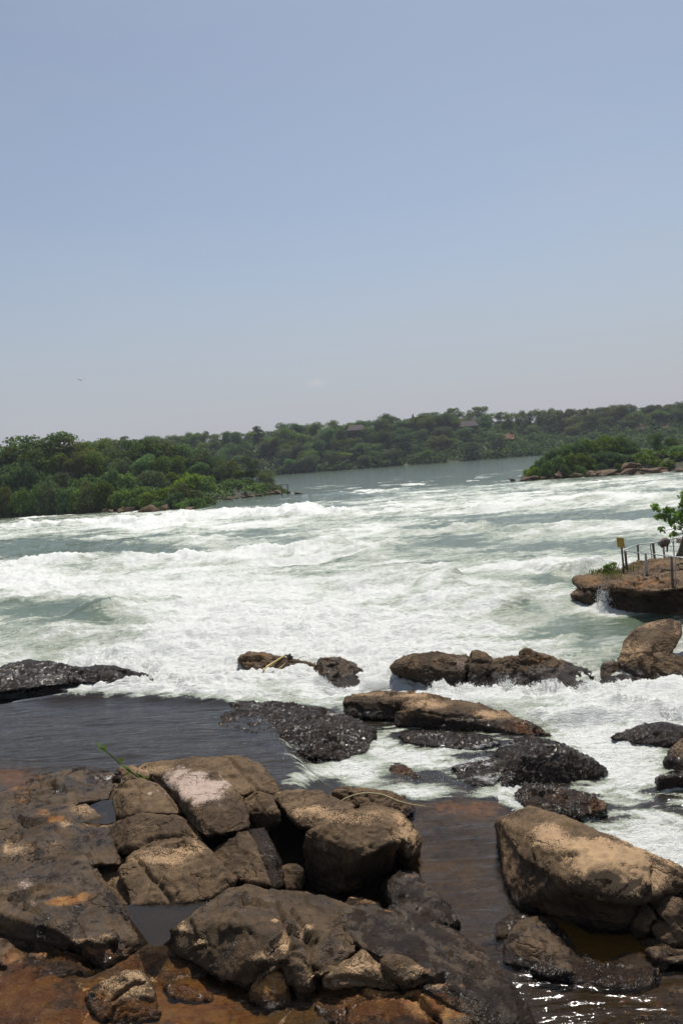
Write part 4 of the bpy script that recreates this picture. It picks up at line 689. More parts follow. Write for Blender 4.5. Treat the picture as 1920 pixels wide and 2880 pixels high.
rock('boulder', 'left end of the long broken rock wall, rounded snout', 'G', [[(34, 292, ('y', 27.0)), (60, 265, ('y', 27.2)), (100, 262, ('y', 27.3)), (160, 224, ('y', 27.6)), (240, 234, ('y', 27.6)), (330, 230, ('y', 27.6)), (430, 232, ('y', 27.6)), (450, 250, ('y', 27.4)), (430, 320, ('y', 26.6)), (420, 415, .05), (330, 435, .0), (240, 398, .05), (150, 365, .1), (60, 340, .2)]], -.5, .036, 3, .034, {'dark': .48, 'wet': .25}, cat='boulder', group=RR, splash=.75)
rock('boulder', 'middle piece of the long broken rock wall with a brown cap', 'G', [[(446, 255, ('y', 27.2)), (460, 213, ('y', 27.5)), (490, 206, ('y', 27.6)), (540, 224, ('y', 27.5)), (575, 262, ('y', 27.0)), (560, 300, ('y', 26.7)), (546, 420, .05), (428, 425, .05), (436, 310, ('y', 26.8))], [(550, 262, ('y', 27.1)), (640, 240, ('y', 27.4)), (706, 236, ('y', 27.4)), (706, 290, ('y', 26.8)), (692, 430, .0), (600, 445, .0), (545, 430, .05), (555, 310, ('y', 26.6))]], -.5, .034, 2, .03, {'dark': .48, 'wet': .22}, cat='boulder', group=RR, splash=.75)
rock('boulder', 'right piece of the long broken rock wall tapering to the right', 'G', [[(700, 268, ('y', 27.0)), (715, 213, ('y', 27.4)), (750, 203, ('y', 27.5)), (800, 221, ('y', 27.4)), (900, 254, ('y', 27.3)), (880, 320, ('y', 26.7)), (700, 330, ('y', 26.6))], [(690, 300, ('y', 26.7)), (840, 270, ('y', 27.0)), (930, 262, ('y', 27.3)), (1010, 288, ('y', 27.2)), (1120, 325, ('y', 27.0)), (1150, 348, ('y', 26.7)), (1100, 362, ('y', 26.4)), (1050, 420, .1), (980, 435, .05), (800, 435, .0), (690, 430, .0)]], -.5, .034, 2, .03, {'dark': .48, 'wet': .22}, cat='boulder', group=RR, splash=.75)
rock('boulder', 'flat dark block at the foot of the tall leaning boulder', 'G', [[(1104, 380, ('y', 25.9)), (1170, 345, ('y', 26.1)), (1250, 324, ('y', 26.3)), (1330, 350, ('y', 26.2)), (1450, 394, ('y', 25.9)), (1462, 412, .3), (1390, 445, .05), (1250, 455, .0), (1160, 465, .0), (1108, 440, .05)]], -.5, .034, 2, .022, {'dark': .5, 'wet': .25}, cat='boulder', group=RR, splash=.75)
rock('boulder', 'small tan grey stone left of the tall leaning boulder', 'G', [[(1132, 310, ('y', 26.6)), (1150, 275, ('y', 26.8)), (1200, 260, ('y', 26.9)), (1272, 305, ('y', 26.8)), (1272, 340, ('y', 26.4)), (1190, 352, ('y', 26.3)), (1140, 350, ('y', 26.3))]], -.4, .03, 3, .018, {'dark': .05, 'tan': .12}, cat='boulder', group=RR, splash=.75)
rock('boulder', 'tall smooth leaning boulder with a grey cap near the right edge', 'G', [[(1222, 268, ('y', 26.7)), (1268, 140, ('y', 27.1)), (1330, 88, ('y', 27.3)), (1430, 50, ('y', 27.4)), (1500, 43, ('y', 27.4)), (1552, 58, ('y', 27.3)), (1560, 112, ('y', 26.9)), (1500, 222, ('y', 26.4)), (1420, 380, .15), (1300, 350, ('y', 26.2)), (1266, 312, ('y', 26.4)), (1400, 160, ('y', 26.4)), (1350, 230, ('y', 26.1))]], -.4, .036, 5, .016, {'dark': .0, 'tan': .1}, cat='boulder', group=RR, splash=.75, facet=.05)
rock('boulder', 'square dark boulder leaning on the tall one, cut by the right edge', 'G', [[(1410, 228, ('y', 25.9)), (1430, 216, ('y', 26.1)), (1568, 248, ('y', 26.2)), (1680, 262, ('y', 26.2)), (1690, 405, .1), (1568, 400, .1), (1412, 366, .25)]], -.4, .036, 2, .022, {'dark': .45, 'wet': .1}, cat='boulder', group=RR, splash=.75)
# ---- the outcrop with the railing
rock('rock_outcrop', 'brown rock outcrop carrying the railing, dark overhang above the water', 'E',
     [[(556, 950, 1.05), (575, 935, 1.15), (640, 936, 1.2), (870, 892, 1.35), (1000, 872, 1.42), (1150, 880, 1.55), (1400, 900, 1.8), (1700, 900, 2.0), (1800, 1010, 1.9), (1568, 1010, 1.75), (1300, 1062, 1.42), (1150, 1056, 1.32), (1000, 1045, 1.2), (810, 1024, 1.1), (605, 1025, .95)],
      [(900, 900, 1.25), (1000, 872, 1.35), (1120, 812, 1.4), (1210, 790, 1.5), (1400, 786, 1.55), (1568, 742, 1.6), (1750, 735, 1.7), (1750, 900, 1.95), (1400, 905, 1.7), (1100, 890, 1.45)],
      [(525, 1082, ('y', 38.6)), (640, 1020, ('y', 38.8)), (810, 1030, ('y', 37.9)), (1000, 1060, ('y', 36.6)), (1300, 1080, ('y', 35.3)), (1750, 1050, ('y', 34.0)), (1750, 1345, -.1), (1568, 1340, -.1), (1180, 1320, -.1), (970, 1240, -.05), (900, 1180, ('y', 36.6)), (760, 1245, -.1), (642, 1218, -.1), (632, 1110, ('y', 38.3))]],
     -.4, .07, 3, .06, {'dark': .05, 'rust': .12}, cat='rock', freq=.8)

# ================================================================== TERRAIN
def terrain_mat(name, c0, c1, c2, scale):
    g = NG(name); p = g.pos(); n = g.noise(p, scale, 7, .65); n2 = g.noise(p, scale * 9, 4, .7)
    col = g.mix(g.step(n, .35, .62), c0, c1); col = g.mix(g.step(n2, .5, .75, 0, .6), col, c2)
    return g.done(g.pr(col, .85, g.bump(n2, .8, .5)))
GROUND = terrain_mat('hill_ground', (0.036, 0.056, 0.016), (0.056, 0.082, 0.026), (0.065, 0.08, 0.03), .07)
SHORE = terrain_mat('island_soil', (0.022, 0.028, 0.012), (0.05, 0.055, 0.025), (0.09, 0.07, 0.045), .3)
REDSOIL = terrain_mat('red_soil', (0.20, 0.095, 0.05), (0.26, 0.13, 0.07), (0.06, 0.075, 0.03), .5)
def structure(name, me, label=None):
    o = link(name, me); tag(o, kind='structure')
    if label: o['label'] = label
    return o
gs = 1300
me = mesh_np('ground', [(-gs, -60, -3), (gs, -60, -3), (gs, 1400, -3), (-gs, 1400, -3)], [(0, 1, 2, 3)], False, SHORE); structure('ground', me)
def bank_y(X): return 428 + 5 * perlin2(X * .02, X * 0 + .5) - 0.10 * np.clip(X - 60, 0, 200)
def hill_z(X, Y):
    t = (Y - bank_y(X)); crest = 17.5 + 2.2 * perlin2(X * .012 + 3, X * 0 + 2.2)
    right = smooth(60, 130, X)
    steep = crest * smooth(-6, 62, t); gentle = crest * smooth(-6, 135, t) * 1.06
    return -1.2 + steep * (1 - right) + gentle * right + .7 * fbm2(X * .05, Y * .05, 3) + 8 * smooth(180, 600, t)
xs = np.linspace(-560, 560, 225); ys = np.concatenate([np.linspace(418, 620, 72), np.linspace(635, 1150, 18)])
Xg, Yg = np.meshgrid(xs, ys); Xg = Xg.ravel(); Yg = Yg.ravel()
structure('far_hill', mesh_np('far_hill', np.stack([Xg, Yg, hill_z(Xg, Yg)], 1), grid_faces(len(ys), len(xs)), True, GROUND), 'wooded hill across the river')
def mound(name, poly, hgt, fall, mat, n=110, label=None):
    P = np.array(poly)[:, :2]; x0, y0 = P.min(0) - 3; x1, y1 = P.max(0) + 3
    X, Y = np.meshgrid(np.linspace(x0, x1, n), np.linspace(y0, y1, n)); X = X.ravel(); Y = Y.ravel()
    sd = poly_sdf(X, Y, P); z = -1.0 + (hgt + 1.0) * smooth(-2.0, fall, sd) + .35 * fbm2(X * .25, Y * .25, 4)
    structure(name, mesh_np(name, np.stack([X, Y, z], 1), grid_faces(n, n), True, mat), label)
    return lambda x, y: float(-1.0 + (hgt + 1.0) * smooth(-2.0, fall, poly_sdf(np.array([x]), np.array([y]), P))[0])
LSH = [(-420, 1500), (-150, 1470), (0, 1453), (120, 1446), (250, 1444), (350, 1440), (450, 1440), (555, 1437), (600, 1421), (660, 1404), (720, 1397), (770, 1391), (818, 1386)]
LP = [at_z(a, b, 0.0)[:2] for a, b in LSH]; LP = LP + [(LP[-1][0] - 2, 205), (-42, 232), (-70, 262), (-140, 285), (LP[0][0] - 20, 260)]
left_z = mound('island_left', LP, 2.2, 14, SHORE, label='wooded island at the left')
RSH = [(1432, 1357), (1490, 1352), (1560, 1347), (1640, 1342), (1720, 1337), (1800, 1333), (1920, 1327), (2150, 1312)]
RP = [at_z(a, b, 0.0)[:2] for a, b in RSH]; RP = RP + [(RP[-1][0] + 10, 215), (60, 215), (38, 190)]
right_z = mound('island_right', RP, 2.4, 12, SHORE, label='bushy island at the right')

# ================================================================== TREES
def leaf_cloud(blobs, n, size, rng, flat=0.0, shell=.55):
    """leaf sized quads spread through the lobes of a crown"""
    w_ = np.array([b[3] * b[4] for b in blobs]); w_ = w_ / w_.sum(); ids = rng.choice(len(blobs), n, p=w_)
    B = np.array(blobs)[ids]; d = rng.normal(size=(n, 3)); d /= np.linalg.norm(d, axis=1)[:, None]
    d[:, 2] = np.where((d[:, 2] < -.2) & (rng.random(n) < .6), -d[:, 2], d[:, 2])
    r = (1 - (1 - shell) * rng.random(n) ** 1.6) * (1 + .10 * rng.normal(size=n))
    C = B[:, :3] + d * r[:, None] * np.stack([B[:, 3], B[:, 3], B[:, 4]], 1)
    nn = d + .75 * rng.normal(size=(n, 3)); nn[:, 2] += flat; nn /= np.linalg.norm(nn, axis=1)[:, None]
    a = np.cross(nn, rng.normal(size=(n, 3))); a /= np.linalg.norm(a, axis=1)[:, None] + 1e-9; b = np.cross(nn, a)
    s = size * (.55 + .9 * rng.random(n))[:, None]; s2 = s * (.55 + .35 * rng.random(n))[:, None]
    Q = np.stack([C - a * s, C - b * s2 + nn * s * .15, C + a * s, C + b * s2 + nn * s * .15], 1).reshape(-1, 3)
    lv = np.clip(.5 + .28 * rng.normal(size=n) + .25 * (rng.random(len(blobs))[ids] - .5), 0, 1)
    return Q, np.arange(4 * n).reshape(n, 4), np.repeat(lv, 4)
def crown_mesh(name, blobs, n, size, seed, mat, flat=0.0, shell=.55):
    rng = np.random.default_rng(seed); Q, Fq, lv = leaf_cloud(blobs, n, size, rng, flat, shell)
    me = mesh_np(name, Q, Fq, False, mat); attr(me, 'leaf', lv); return me
def trunk_mesh(name, h, r, blobs, seed, lean=.06, fork=.45):
    rnd = random.Random(seed); ch = []
    top = Vector((rnd.uniform(-lean, lean) * h, rnd.uniform(-lean, lean) * h, h * fork))
    mid = top * .5 + Vector((rnd.uniform(-.02, .02) * h, rnd.uniform(-.02, .02) * h, 0))
    ch.append(tube([(0, 0, -.04 * h), mid, top], [r, r * .78, r * .6], 7))
    for b in blobs:
        e = Vector(b[:3]); m = top.lerp(e, .5) + Vector((0, 0, -.03 * h)); ch.append(tube([top - Vector((0, 0, .02 * h)), m, e], [r * .42, r * .28, r * .08], 5))
    return joined(name, ch, BARK)
def kinds():
    """tree kinds of unit height 1 (scaled when placed)"""
    K = {}; rnd = random.Random(5)
    def lobes(n, cx, z0, z1, R, rr, rz):
        o = []
        for k in range(n):
            a = k * 2.4 + rnd.uniform(-.5, .5); q = R * math.sqrt(rnd.random()); o.append((q * math.cos(a), q * math.sin(a), rnd.uniform(z0, z1), rr * rnd.uniform(.75, 1.25), rz * rnd.uniform(.75, 1.2)))
        return o
    specs = {'dome': (15, .30, .84, .30, .19, .15, 3400, .019, LEAF_A, .4), 'dome2': (15, .28, .84, .28, .18, .15, 3200, .019, LEAF_C, .4), 'umbrella': (15, .60, .90, .36, .18, .09, 3000, .019, LEAF_A, .7),
             'umbrella2': (14, .56, .91, .34, .17, .09, 2900, .019, LEAF_C, .7), 'tall': (10, .40, .90, .16, .13, .11, 1900, .019, LEAF_C, .3), 'fresh': (14, .30, .84, .28, .19, .15, 3200, .019, LEAF_B, .4), 'sparse': (9, .5, .92, .28, .12, .08, 900, .018, LEAF_C, .5),
             'conifer': (12, .25, .97, .05, .10, .08, 1300, .018, LEAF_A, .2)}
    for k, (n, z0, z1, R, rr, rz, cnt, sz, mat, flat) in specs.items():
        bl = lobes(n, 0, z0, z1, R, rr, rz)
        if k == 'conifer': bl = [(b[0] * (1.2 - b[2]) * 2, b[1] * (1.2 - b[2]) * 2, b[2], .16 * (1.1 - b[2]), .06) for b in bl]
        K[k] = (trunk_mesh('trunk', 1.0, .022, bl, hash(k) % 99 + 1 if False else len(k) * 7), crown_mesh('crown', bl, cnt, sz, len(k) * 3 + 1, mat, flat))
    for k, mat, cnt in (('bush', LEAF_B, 2400), ('bush2', LEAF_A, 2400), ('bush3', LEAF_C, 2200)):
        bl = []
        for j in range(15):
            a = j * 2.4; q = .62 * math.sqrt((j + .5) / 15); z = .72 * (1 - (q / .75) ** 2) * rnd.uniform(.6, 1.05); bl.append((q * math.cos(a), q * math.sin(a), max(.1, z), .26 * rnd.uniform(.7, 1.25), .20 * rnd.uniform(.7, 1.25)))
        st = [tube([(0, 0, -.1), (b[0] * .4, b[1] * .4, b[2] * .5), b[:3]], [.022, .016, .006], 5) for b in bl[:7]]
        K[k] = (joined('stems', st, BARK), crown_mesh('foliage', bl, cnt, .040, len(k) + cnt, mat, .35))
    return K
KIND = kinds()
def plant(kind, loc, h, wid, label, cat, group, name=None):
    bush = kind.startswith('bush'); r = empty(name or ('shrub' if bush else 'tree'), loc, random.uniform(0, 6.28)); t, c = KIND[kind]
    sx = wid
    for nm, me in ((('stems' if bush else 'trunk'), t), (('foliage' if bush else 'crown'), c)):
        o = link(nm, me, None, r); o.scale = (sx, sx, h)
    tag(r, label, cat, group); return r
def tree_at(x, ytop, Y, kind, label, group, gz, wfac=None, wid=None):
    p = at_y(x, ytop, Y); g = gz(p[0], Y); h = max(1.5, (p[2] - g) * (1.14 if kind.startswith('bush') else 1.03))
    wd = wid if wid else h * (wfac or 1.0)
    return plant(kind, (p[0], Y, g - .1), h, wd, label, 'shrub' if kind.startswith('bush') else 'tree', group)
GL = 'trees on the left island'; L_T = 'dark green tree in the canopy of the left island'
for (x, yt, Y, k, wf, lab) in [
    (20, 1246, 214, 'dome', 1.0, None), (72, 1240, 212, 'dome2', .95, None), (128, 1220, 205, 'umbrella', 1.15, 'tallest flat topped tree rising above the left island'), (188, 1233, 204, 'umbrella2', 1.0, 'layered flat tree right beside the tallest tree of the left island'), (228, 1240, 214, 'dome', .8, None), (268, 1237, 212, 'dome', .9, None), (312, 1254, 210, 'dome2', 1.0, None), (345, 1260, 216, 'tall', 1.0, None),
    (378, 1234, 208, 'umbrella', 1.0, 'bright flat crowned tree on the skyline, middle of the left island'), (424, 1244, 212, 'dome', .9, None), (468, 1240, 216, 'dome2', 1.0, None), (508, 1246, 216, 'dome', .9, None), (548, 1258, 214, 'dome2', 1.0, None), (596, 1276, 214, 'dome', 1.0, None), (640, 1290, 210, 'dome2', 1.0, None),
    (700, 1268, 206, 'tall', .9, 'lone brownish upright tree near the tip of the left island'), (745, 1322, 204, 'dome2', 1.0, None), (-40, 1242, 214, 'dome', 1.0, None), (-95, 1238, 210, 'umbrella', 1.0, None), (-150, 1245, 208, 'dome', 1.0, None), (-210, 1250, 206, 'dome2', 1.0, None), (30, 1290, 188, 'fresh', .8, 'bright slender crowned tree standing low at the far left'),
    (100, 1262, 198, 'umbrella', .8, None), (150, 1275, 196, 'dome', .9, None), (215, 1272, 197, 'umbrella2', .9, None), (260, 1270, 199, 'dome', .9, None), (330, 1285, 199, 'dome2', .9, None), (400, 1268, 199, 'fresh', .9, None), (450, 1282, 200, 'dome', .9, None), (495, 1280, 204, 'dome', .8, None), (555, 1292, 203, 'fresh', .9, None), (612, 1306, 203, 'dome2', .9, None), (668, 1318, 204, 'fresh', .9, None)]:
    tree_at(x, yt, Y, k, lab or ('dark green tree,' + (' back row' if Y > 205 else ' front row') + ' of left island, ' + ('beyond the left edge' if x < 0 else ('left of the tallest tree' if x < 128 else ('between the two flat crowned trees' if x < 378 else ('right of the bright flat crowned tree' if x < 560 else 'towards the island tip'))))), GL, left_z, wf)
GB = 'shrubs along the left island shore'; L_B = 'rounded green shrub on the left island'
rb = random.Random(21)
def shrub_label(x, row):
    if row == 'tip': return 'green shrub on the left island tip, ' + ('towards its neck' if x < 640 else ('midway along' if x < 730 else 'near the wooden shelter'))
    return f'rounded green shrub, {row} row of left island, ' + ('by the left photo edge' if x < 120 else ('under the tallest tree' if x < 260 else ('left of the large smooth rock' if x < 350 else ('above the grey shore rocks' if x < 460 else 'near the front point'))))
for x in range(-220, 580, 44):
    tree_at(x + rb.uniform(-14, 14), 1322 + rb.uniform(-16, 16) - 12 * (x < 120), 186 + rb.uniform(-4, 4), rb.choice(['bush', 'bush2', 'bush3']), shrub_label(x, 'upper'), GB, left_z, wid=rb.uniform(4.2, 5.6))
for x in range(-220, 560, 40):
    tree_at(x + rb.uniform(-12, 12), 1362 + rb.uniform(-16, 14), 175 - 14 * max(0, (x - 150)) / 400 + rb.uniform(-2, 2), rb.choice(['bush', 'bush', 'bush2', 'bush3']), shrub_label(x, 'middle'), GB, left_z, wid=rb.uniform(3.6, 4.8))
for x in list(range(-200, 60, 48)) + list(range(60, 550, 36)):
    yy = np.interp(x, [-200, 0, 250, 350, 450, 555], [180, 178, 171, 165, 158, 152]) + 3
    tree_at(x + rb.uniform(-10, 10), 1394 + rb.uniform(-14, 12), yy, rb.choice(['bush', 'bush2', 'bush']), shrub_label(x, 'lowest'), GB, left_z, wid=rb.uniform(2.8, 3.9))
tree_at(545, 1388, 152, 'bush', 'outermost shrub hanging over the water at the end of the front shore', GB, left_z, wid=3.2)
for x, yt in [(560, 1330), (590, 1335), (620, 1340), (650, 1345), (680, 1338), (700, 1345), (725, 1352), (750, 1356), (772, 1362), (790, 1372), (640, 1372), (600, 1372), (680, 1372), (715, 1374), (745, 1378), (770, 1380), (575, 1385)]:
    Y = np.interp(x, [560, 620, 700, 760, 800], [196, 199, 197, 193, 190]) + (5 if yt < 1365 else 2.0)
    tree_at(x, yt, Y, rb.choice(['bush', 'bush2', 'bush3']), shrub_label(x, 'tip'), GB, left_z, wid=rb.uniform(2.6, 3.8))
# right island
GR = 'shrubs on the right island'; L_R = 'dark creeper covered shrub on the right island'
for x, yt, Y, wd, k, lab in [(1498, 1312, 167, 1.9, 'bush', 'leftmost low shrub of the right island, at the water'), (1518, 1296, 170, 2.3, 'bush2', None), (1545, 1276, 174, 2.8, 'bush2', None), (1580, 1262, 177, 3.2, 'bush2', None), (1615, 1250, 180, 3.4, 'bush2', None), (1655, 1243, 181, 3.6, 'bush2', None), (1700, 1232, 182, 3.9, 'bush2', None), (1738, 1236, 181, 3.4, 'bush2', None), (1768, 1246, 180, 3.0, 'bush2', None),
    (1535, 1306, 167, 2.2, 'bush2', None), (1565, 1292, 169, 2.6, 'bush2', None), (1600, 1286, 170, 2.8, 'bush2', None), (1640, 1284, 170, 2.8, 'bush2', None), (1680, 1280, 171, 3.0, 'bush2', None), (1722, 1280, 171, 3.0, 'bush2', None), (1758, 1288, 171, 2.6, 'bush2', None), (1585, 1316, 165.5, 1.7, 'bush2', None), (1630, 1318, 165.5, 1.8, 'bush2', None), (1690, 1312, 165.5, 2.0, 'bush2', None), (1740, 1312, 165.5, 1.8, 'bush2', None),
    (1795, 1282, 176, 2.6, 'bush3', None), (1830, 1288, 178, 2.6, 'bush2', None), (1862, 1262, 184, 3.0, 'bush2', None), (1905, 1262, 186, 3.4, 'bush3', None), (1950, 1240, 186, 4.0, 'bush2', None), (2000, 1235, 182, 4.0, 'bush2', None), (1905, 1256, 167, 2.6, 'bush', 'bright light green shrub on the right island at the photo edge'), (1800, 1306, 167, 1.6, 'bush3', None), (1850, 1305, 168, 1.5, 'bush3', None)]:
    tree_at(x, yt - 12, Y, k, lab or (L_R + (', back row' if Y > 172 else ', front row') + (' left end' if x < 1600 else (' middle' if x < 1780 else ' right end'))), GR, right_z, wid=wd * 1.18)
for x, yt, Y, k, lab in [(1843, 1214, 186, 'dome', 'dark tree standing up behind the right island shrubs'), (1885, 1232, 190, 'umbrella', 'flat dark tree at the right end of the right island')]:
    tree_at(x, yt, Y, k, lab, 'trees on the right island', right_z, .8)
# far hill
def far_label(x, t, k):
    kd = {'dome': 'round dark green', 'dome2': 'olive green', 'tall': 'narrow upright', 'fresh': 'fresh green', 'sparse': 'thin see through', 'umbrella': 'flat topped'}.get(k, 'green')
    where = 'at the far water line' if t < 14 else ('halfway up the far hill' if t < 48 else 'on the far ridge')
    side = 'above the left island tip' if x < -35 else ('in the middle of the photo' if x < 45 else ('above the open river mouth' if x < 95 else 'above the right island'))
    return f'{kd} tree {where}, {side}'
def hz(x, y): return float(hill_z(np.array([x]), np.array([y]))[0])
GF = 'trees on the far hill'; L_F = 'tree in the wood on the far hill'
sky_line = [(440, 1226, 'dome'), (480, 1224, 'dome'), (520, 1226, 'dome2'), (560, 1224, 'dome'), (600, 1220, 'dome'), (632, 1213, 'tall'), (660, 1214, 'dome'), (700, 1212, 'dome2'), (735, 1213, 'dome'), (772, 1210, 'dome2'), (812, 1196, 'sparse'), (850, 1196, 'dome'), (880, 1194, 'dome2'), (934, 1181, 'dome'), (985, 1189, 'dome'), (1010, 1184, 'dome2'), (1036, 1182, 'dome'), (1082, 1162, 'dome'), (1108, 1170, 'dome2'), (1145, 1172, 'fresh'), (1202, 1160, 'umbrella'), (1246, 1158, 'dome'), (1278, 1147, 'umbrella'), (1310, 1168, 'dome2'), (1370, 1159, 'dome'), (1403, 1152, 'tall'), (1428, 1158, 'dome'), (1458, 1153, 'dome2'), (1485, 1155, 'dome'), (1515, 1150, 'dome')]
FL = {1082: 'big dome shaped tree on the far skyline', 1202: 'very dark flat topped tree on the far skyline', 1145: 'pale yellowish green tree on the far skyline', 812: 'thin see through tree on the far skyline above the left island tip', 1278: 'layered tree on the far skyline left of the umbrella tree'}
rf = random.Random(8)
for x in range(1545, 2080, 17): sky_line.append((x + rf.uniform(-4, 4), 1150 - (x - 1545) * .052 + rf.uniform(-4, 5), rf.choice(['dome', 'dome2', 'tall', 'tall'])))
for x, yt, k in sky_line:
    tree_at(x, yt, 505 + rf.uniform(-10, 12), k, FL.get(x) or far_label(at_y(x, yt, 505)[0], 70, k), GF, hz, wid=rf.uniform(11, 15))
tree_at(1338, 1144, 505, 'umbrella', 'tall umbrella shaped tree standing out on the far skyline', GF, hz, wid=15)
tree_at(1160, 1157, 512, 'conifer', 'small pointed conifer on the far skyline', GF, hz, wid=10)
cnt = 0
for i in range(900):
    X = rf.uniform(-150, 260); Y = rf.uniform(431, 498); t = Y - float(bank_y(np.array([X]))[0]); right = X > 75 + rf.uniform(-20, 20)
    if right and t < 62: continue
    if cnt >= 228: break
    h = rf.uniform(8, 14) * (.75 if t < 12 else 1); k = rf.choice(['dome', 'dome2', 'dome2', 'tall', 'fresh', 'dome'])
    plant(k, (X, Y, hz(X, Y) - .2), h, rf.uniform(11, 16) * (.8 if t < 12 else 1), far_label(X, t, k), 'tree', GF); cnt += 1
# scrub on the far slope and bank: nobody could count it
bl = []; rng = np.random.default_rng(9)
for i in range(3200):
    X = rng.uniform(-230, 300); Y = bank_y(np.array([X]))[0] + 135 * rng.random() ** 1.2 + .5; r = rng.uniform(2.0, 4.6); bl.append((X, Y, hz(X, Y) + .4 * r, r, r * .9))
me = crown_mesh('hillside_scrub', bl, 120000, .8, 4, LEAF_A, .5); tag(link('hillside_scrub', me), 'low green scrub covering the far hillside', 'scrub', kind='stuff')

for nm, poly, gz, n, r0, lab in (('island_undergrowth', LP, left_z, 520, 1.6, 'low green undergrowth on the left island'), ('island_undergrowth', RP, right_z, 420, 1.1, 'low green undergrowth on the right island')):
    P = np.array(poly)[:, :2]; bl = []
    while len(bl) < n:
        X = rng.uniform(P[:, 0].min(), P[:, 0].max()); Y = rng.uniform(P[:, 1].min(), min(P[:, 1].max(), 225)); sd = poly_sdf(np.array([X]), np.array([Y]), P)[0]
        if sd > (2.2 if nm == 'island_undergrowth' and poly is LP else 4.2): r = r0 * rng.uniform(.6, 1.3) * min(1, .4 + sd / 8); bl.append((X, Y, gz(X, Y) + .3 * r, r, r * .8))
    tag(link(nm, crown_mesh(nm, bl, 15000, .36, 8, LEAF_B, .5)), lab, 'undergrowth', kind='stuff')
# ---- shore rocks
rng = np.random.default_rng(14); SR = []
for k in range(6):
    pts = rng.normal(size=(14, 3)) * np.array([.5, .42, .32]); me = shape_rock([hull_mesh(pts)], .07, 2); V = coords(me); N = normals(me); V = V + N * (.05 * fbm3(V * 2.5 + k * 9, 3))[:, None]
    me.vertices.foreach_set('co', V.astype(np.float32).ravel()); me.update(); me.polygons.foreach_set('use_smooth', np.full(len(me.polygons), True))
    put_attrs(me, {'tan': np.full(len(V), .05), 'pale': np.full(len(V), .05), 'rust': np.full(len(V), .25), 'dark': np.full(len(V), .2), 'wet': np.clip(.35 - V[:, 2] * .9, 0, .8), 'film': np.full(len(V), -3.0)}); me.materials.clear(); me.materials.append(ROCK); SR.append(me)
def shore_rock(p, s, label, group):
    o = link('shore_rock', SR[rng.integers(6)]); o.location = p; o.scale = (s * rng.uniform(.9, 1.7), s * rng.uniform(.8, 1.3), s * rng.uniform(.6, 1.0)); o.rotation_euler = (0, 0, rng.uniform(0, 6.28)); tag(o, label, 'rock', group)
for a, b, n, s0, s1, lab, grp in [(LSH[1:4], 0, 12, .9, 2.4, 'brown rock at the waterline left of the island shrubs', 'rocks along the left island shore'), (LSH[4:8], 0, 9, .8, 2.0, 'dark rock under the shrubs of the left island', 'rocks along the left island shore'), (LSH[8:], 0, 16, .5, 1.3, 'pale brown rock on the flat shore near the island tip', 'rocks along the left island shore'), (RSH[0:3], 0, 10, .6, 1.5, 'low dark rock at the left end of the right island', 'rocks along the right island shore'), (RSH[2:7], 0, 34, .8, 1.9, 'tumbled brown rock along the right island shore', 'rocks along the right island shore')]:
    for i in range(n):
        t = rng.uniform(0, len(a) - 1.001); k = int(t); f = t - k; p = at_z(a[k][0] * (1 - f) + a[k + 1][0] * f, a[k][1] * (1 - f) + a[k + 1][1] * f, 0.0)
        shore_rock((p[0], p[1] + rng.uniform(-1.0, 2.2), rng.uniform(.05, .55)), rng.uniform(s0, s1), lab, grp)
p = at_z(395, 1444, 0); 
for (a, b, s, lab) in [(350, 1432, 3.4, 'large smooth grey rock sloping into the water on the left island'), (420, 1438, 2.6, 'grey rock right of the large smooth one on the left island')]:
    p = at_z(a, b + 4, 0); shore_rock((p[0], p[1] + 1, .5), s, lab, 'rocks along the left island shore')
p = at_z(1775, 1334, 0); shore_rock((p[0], p[1] + 2, 1.3), 2.8, 'big black rock under the shrubs of the right island', 'rocks along the right island shore')
p = at_z(835, 1390, 0); shore_rock((p[0], p[1], .1), .9, 'lone dark rock in the water off the left island tip', 'rocks along the left island shore')

# ---- look-out frame on the island tip, huts, bare soil
WOOD = mat_simple('old_wood', (0.10, 0.078, 0.055), (0.18, 0.14, 0.10), .8, 9, .4)
p0 = at_z(800, 1387, .6); r = empty('wooden_shelter', (p0[0], p0[1] + 1, .4))
for dx, dy in ((-.9, 0), (.9, 0), (-.9, 1.6), (.9, 1.6)): link('post', joined('post', [tube([(dx, dy, -.6), (dx + .05, dy, 1.4), (dx, dy, 2.7)], [.09, .08, .07], 6)], WOOD), None, r)
link('roof', joined('roof', [box((-.5, .8, 2.75), (3.6, 2.3, .12)), box((-.3, .8, 2.86), (2.8, 1.7, .1), .06)], WOOD), None, r)
link('rail', joined('rail', [tube([(-.9, 0, 1.1), (.9, 0, 1.15)], [.05, .05], 6)], WOOD), None, r)
r.scale = (.75, .75, .72); tag(r, 'small dark wooden shelter on the tip of the left island', 'shelter')
THATCH = mat_simple('weathered_thatch', (0.065, 0.050, 0.042), (0.13, 0.105, 0.09), .9, 3, .5, dist=.1); WALL = mat_simple('dark_hut_wall', (0.05, 0.035, 0.028), (0.09, 0.06, 0.045), .85, 2, .2)
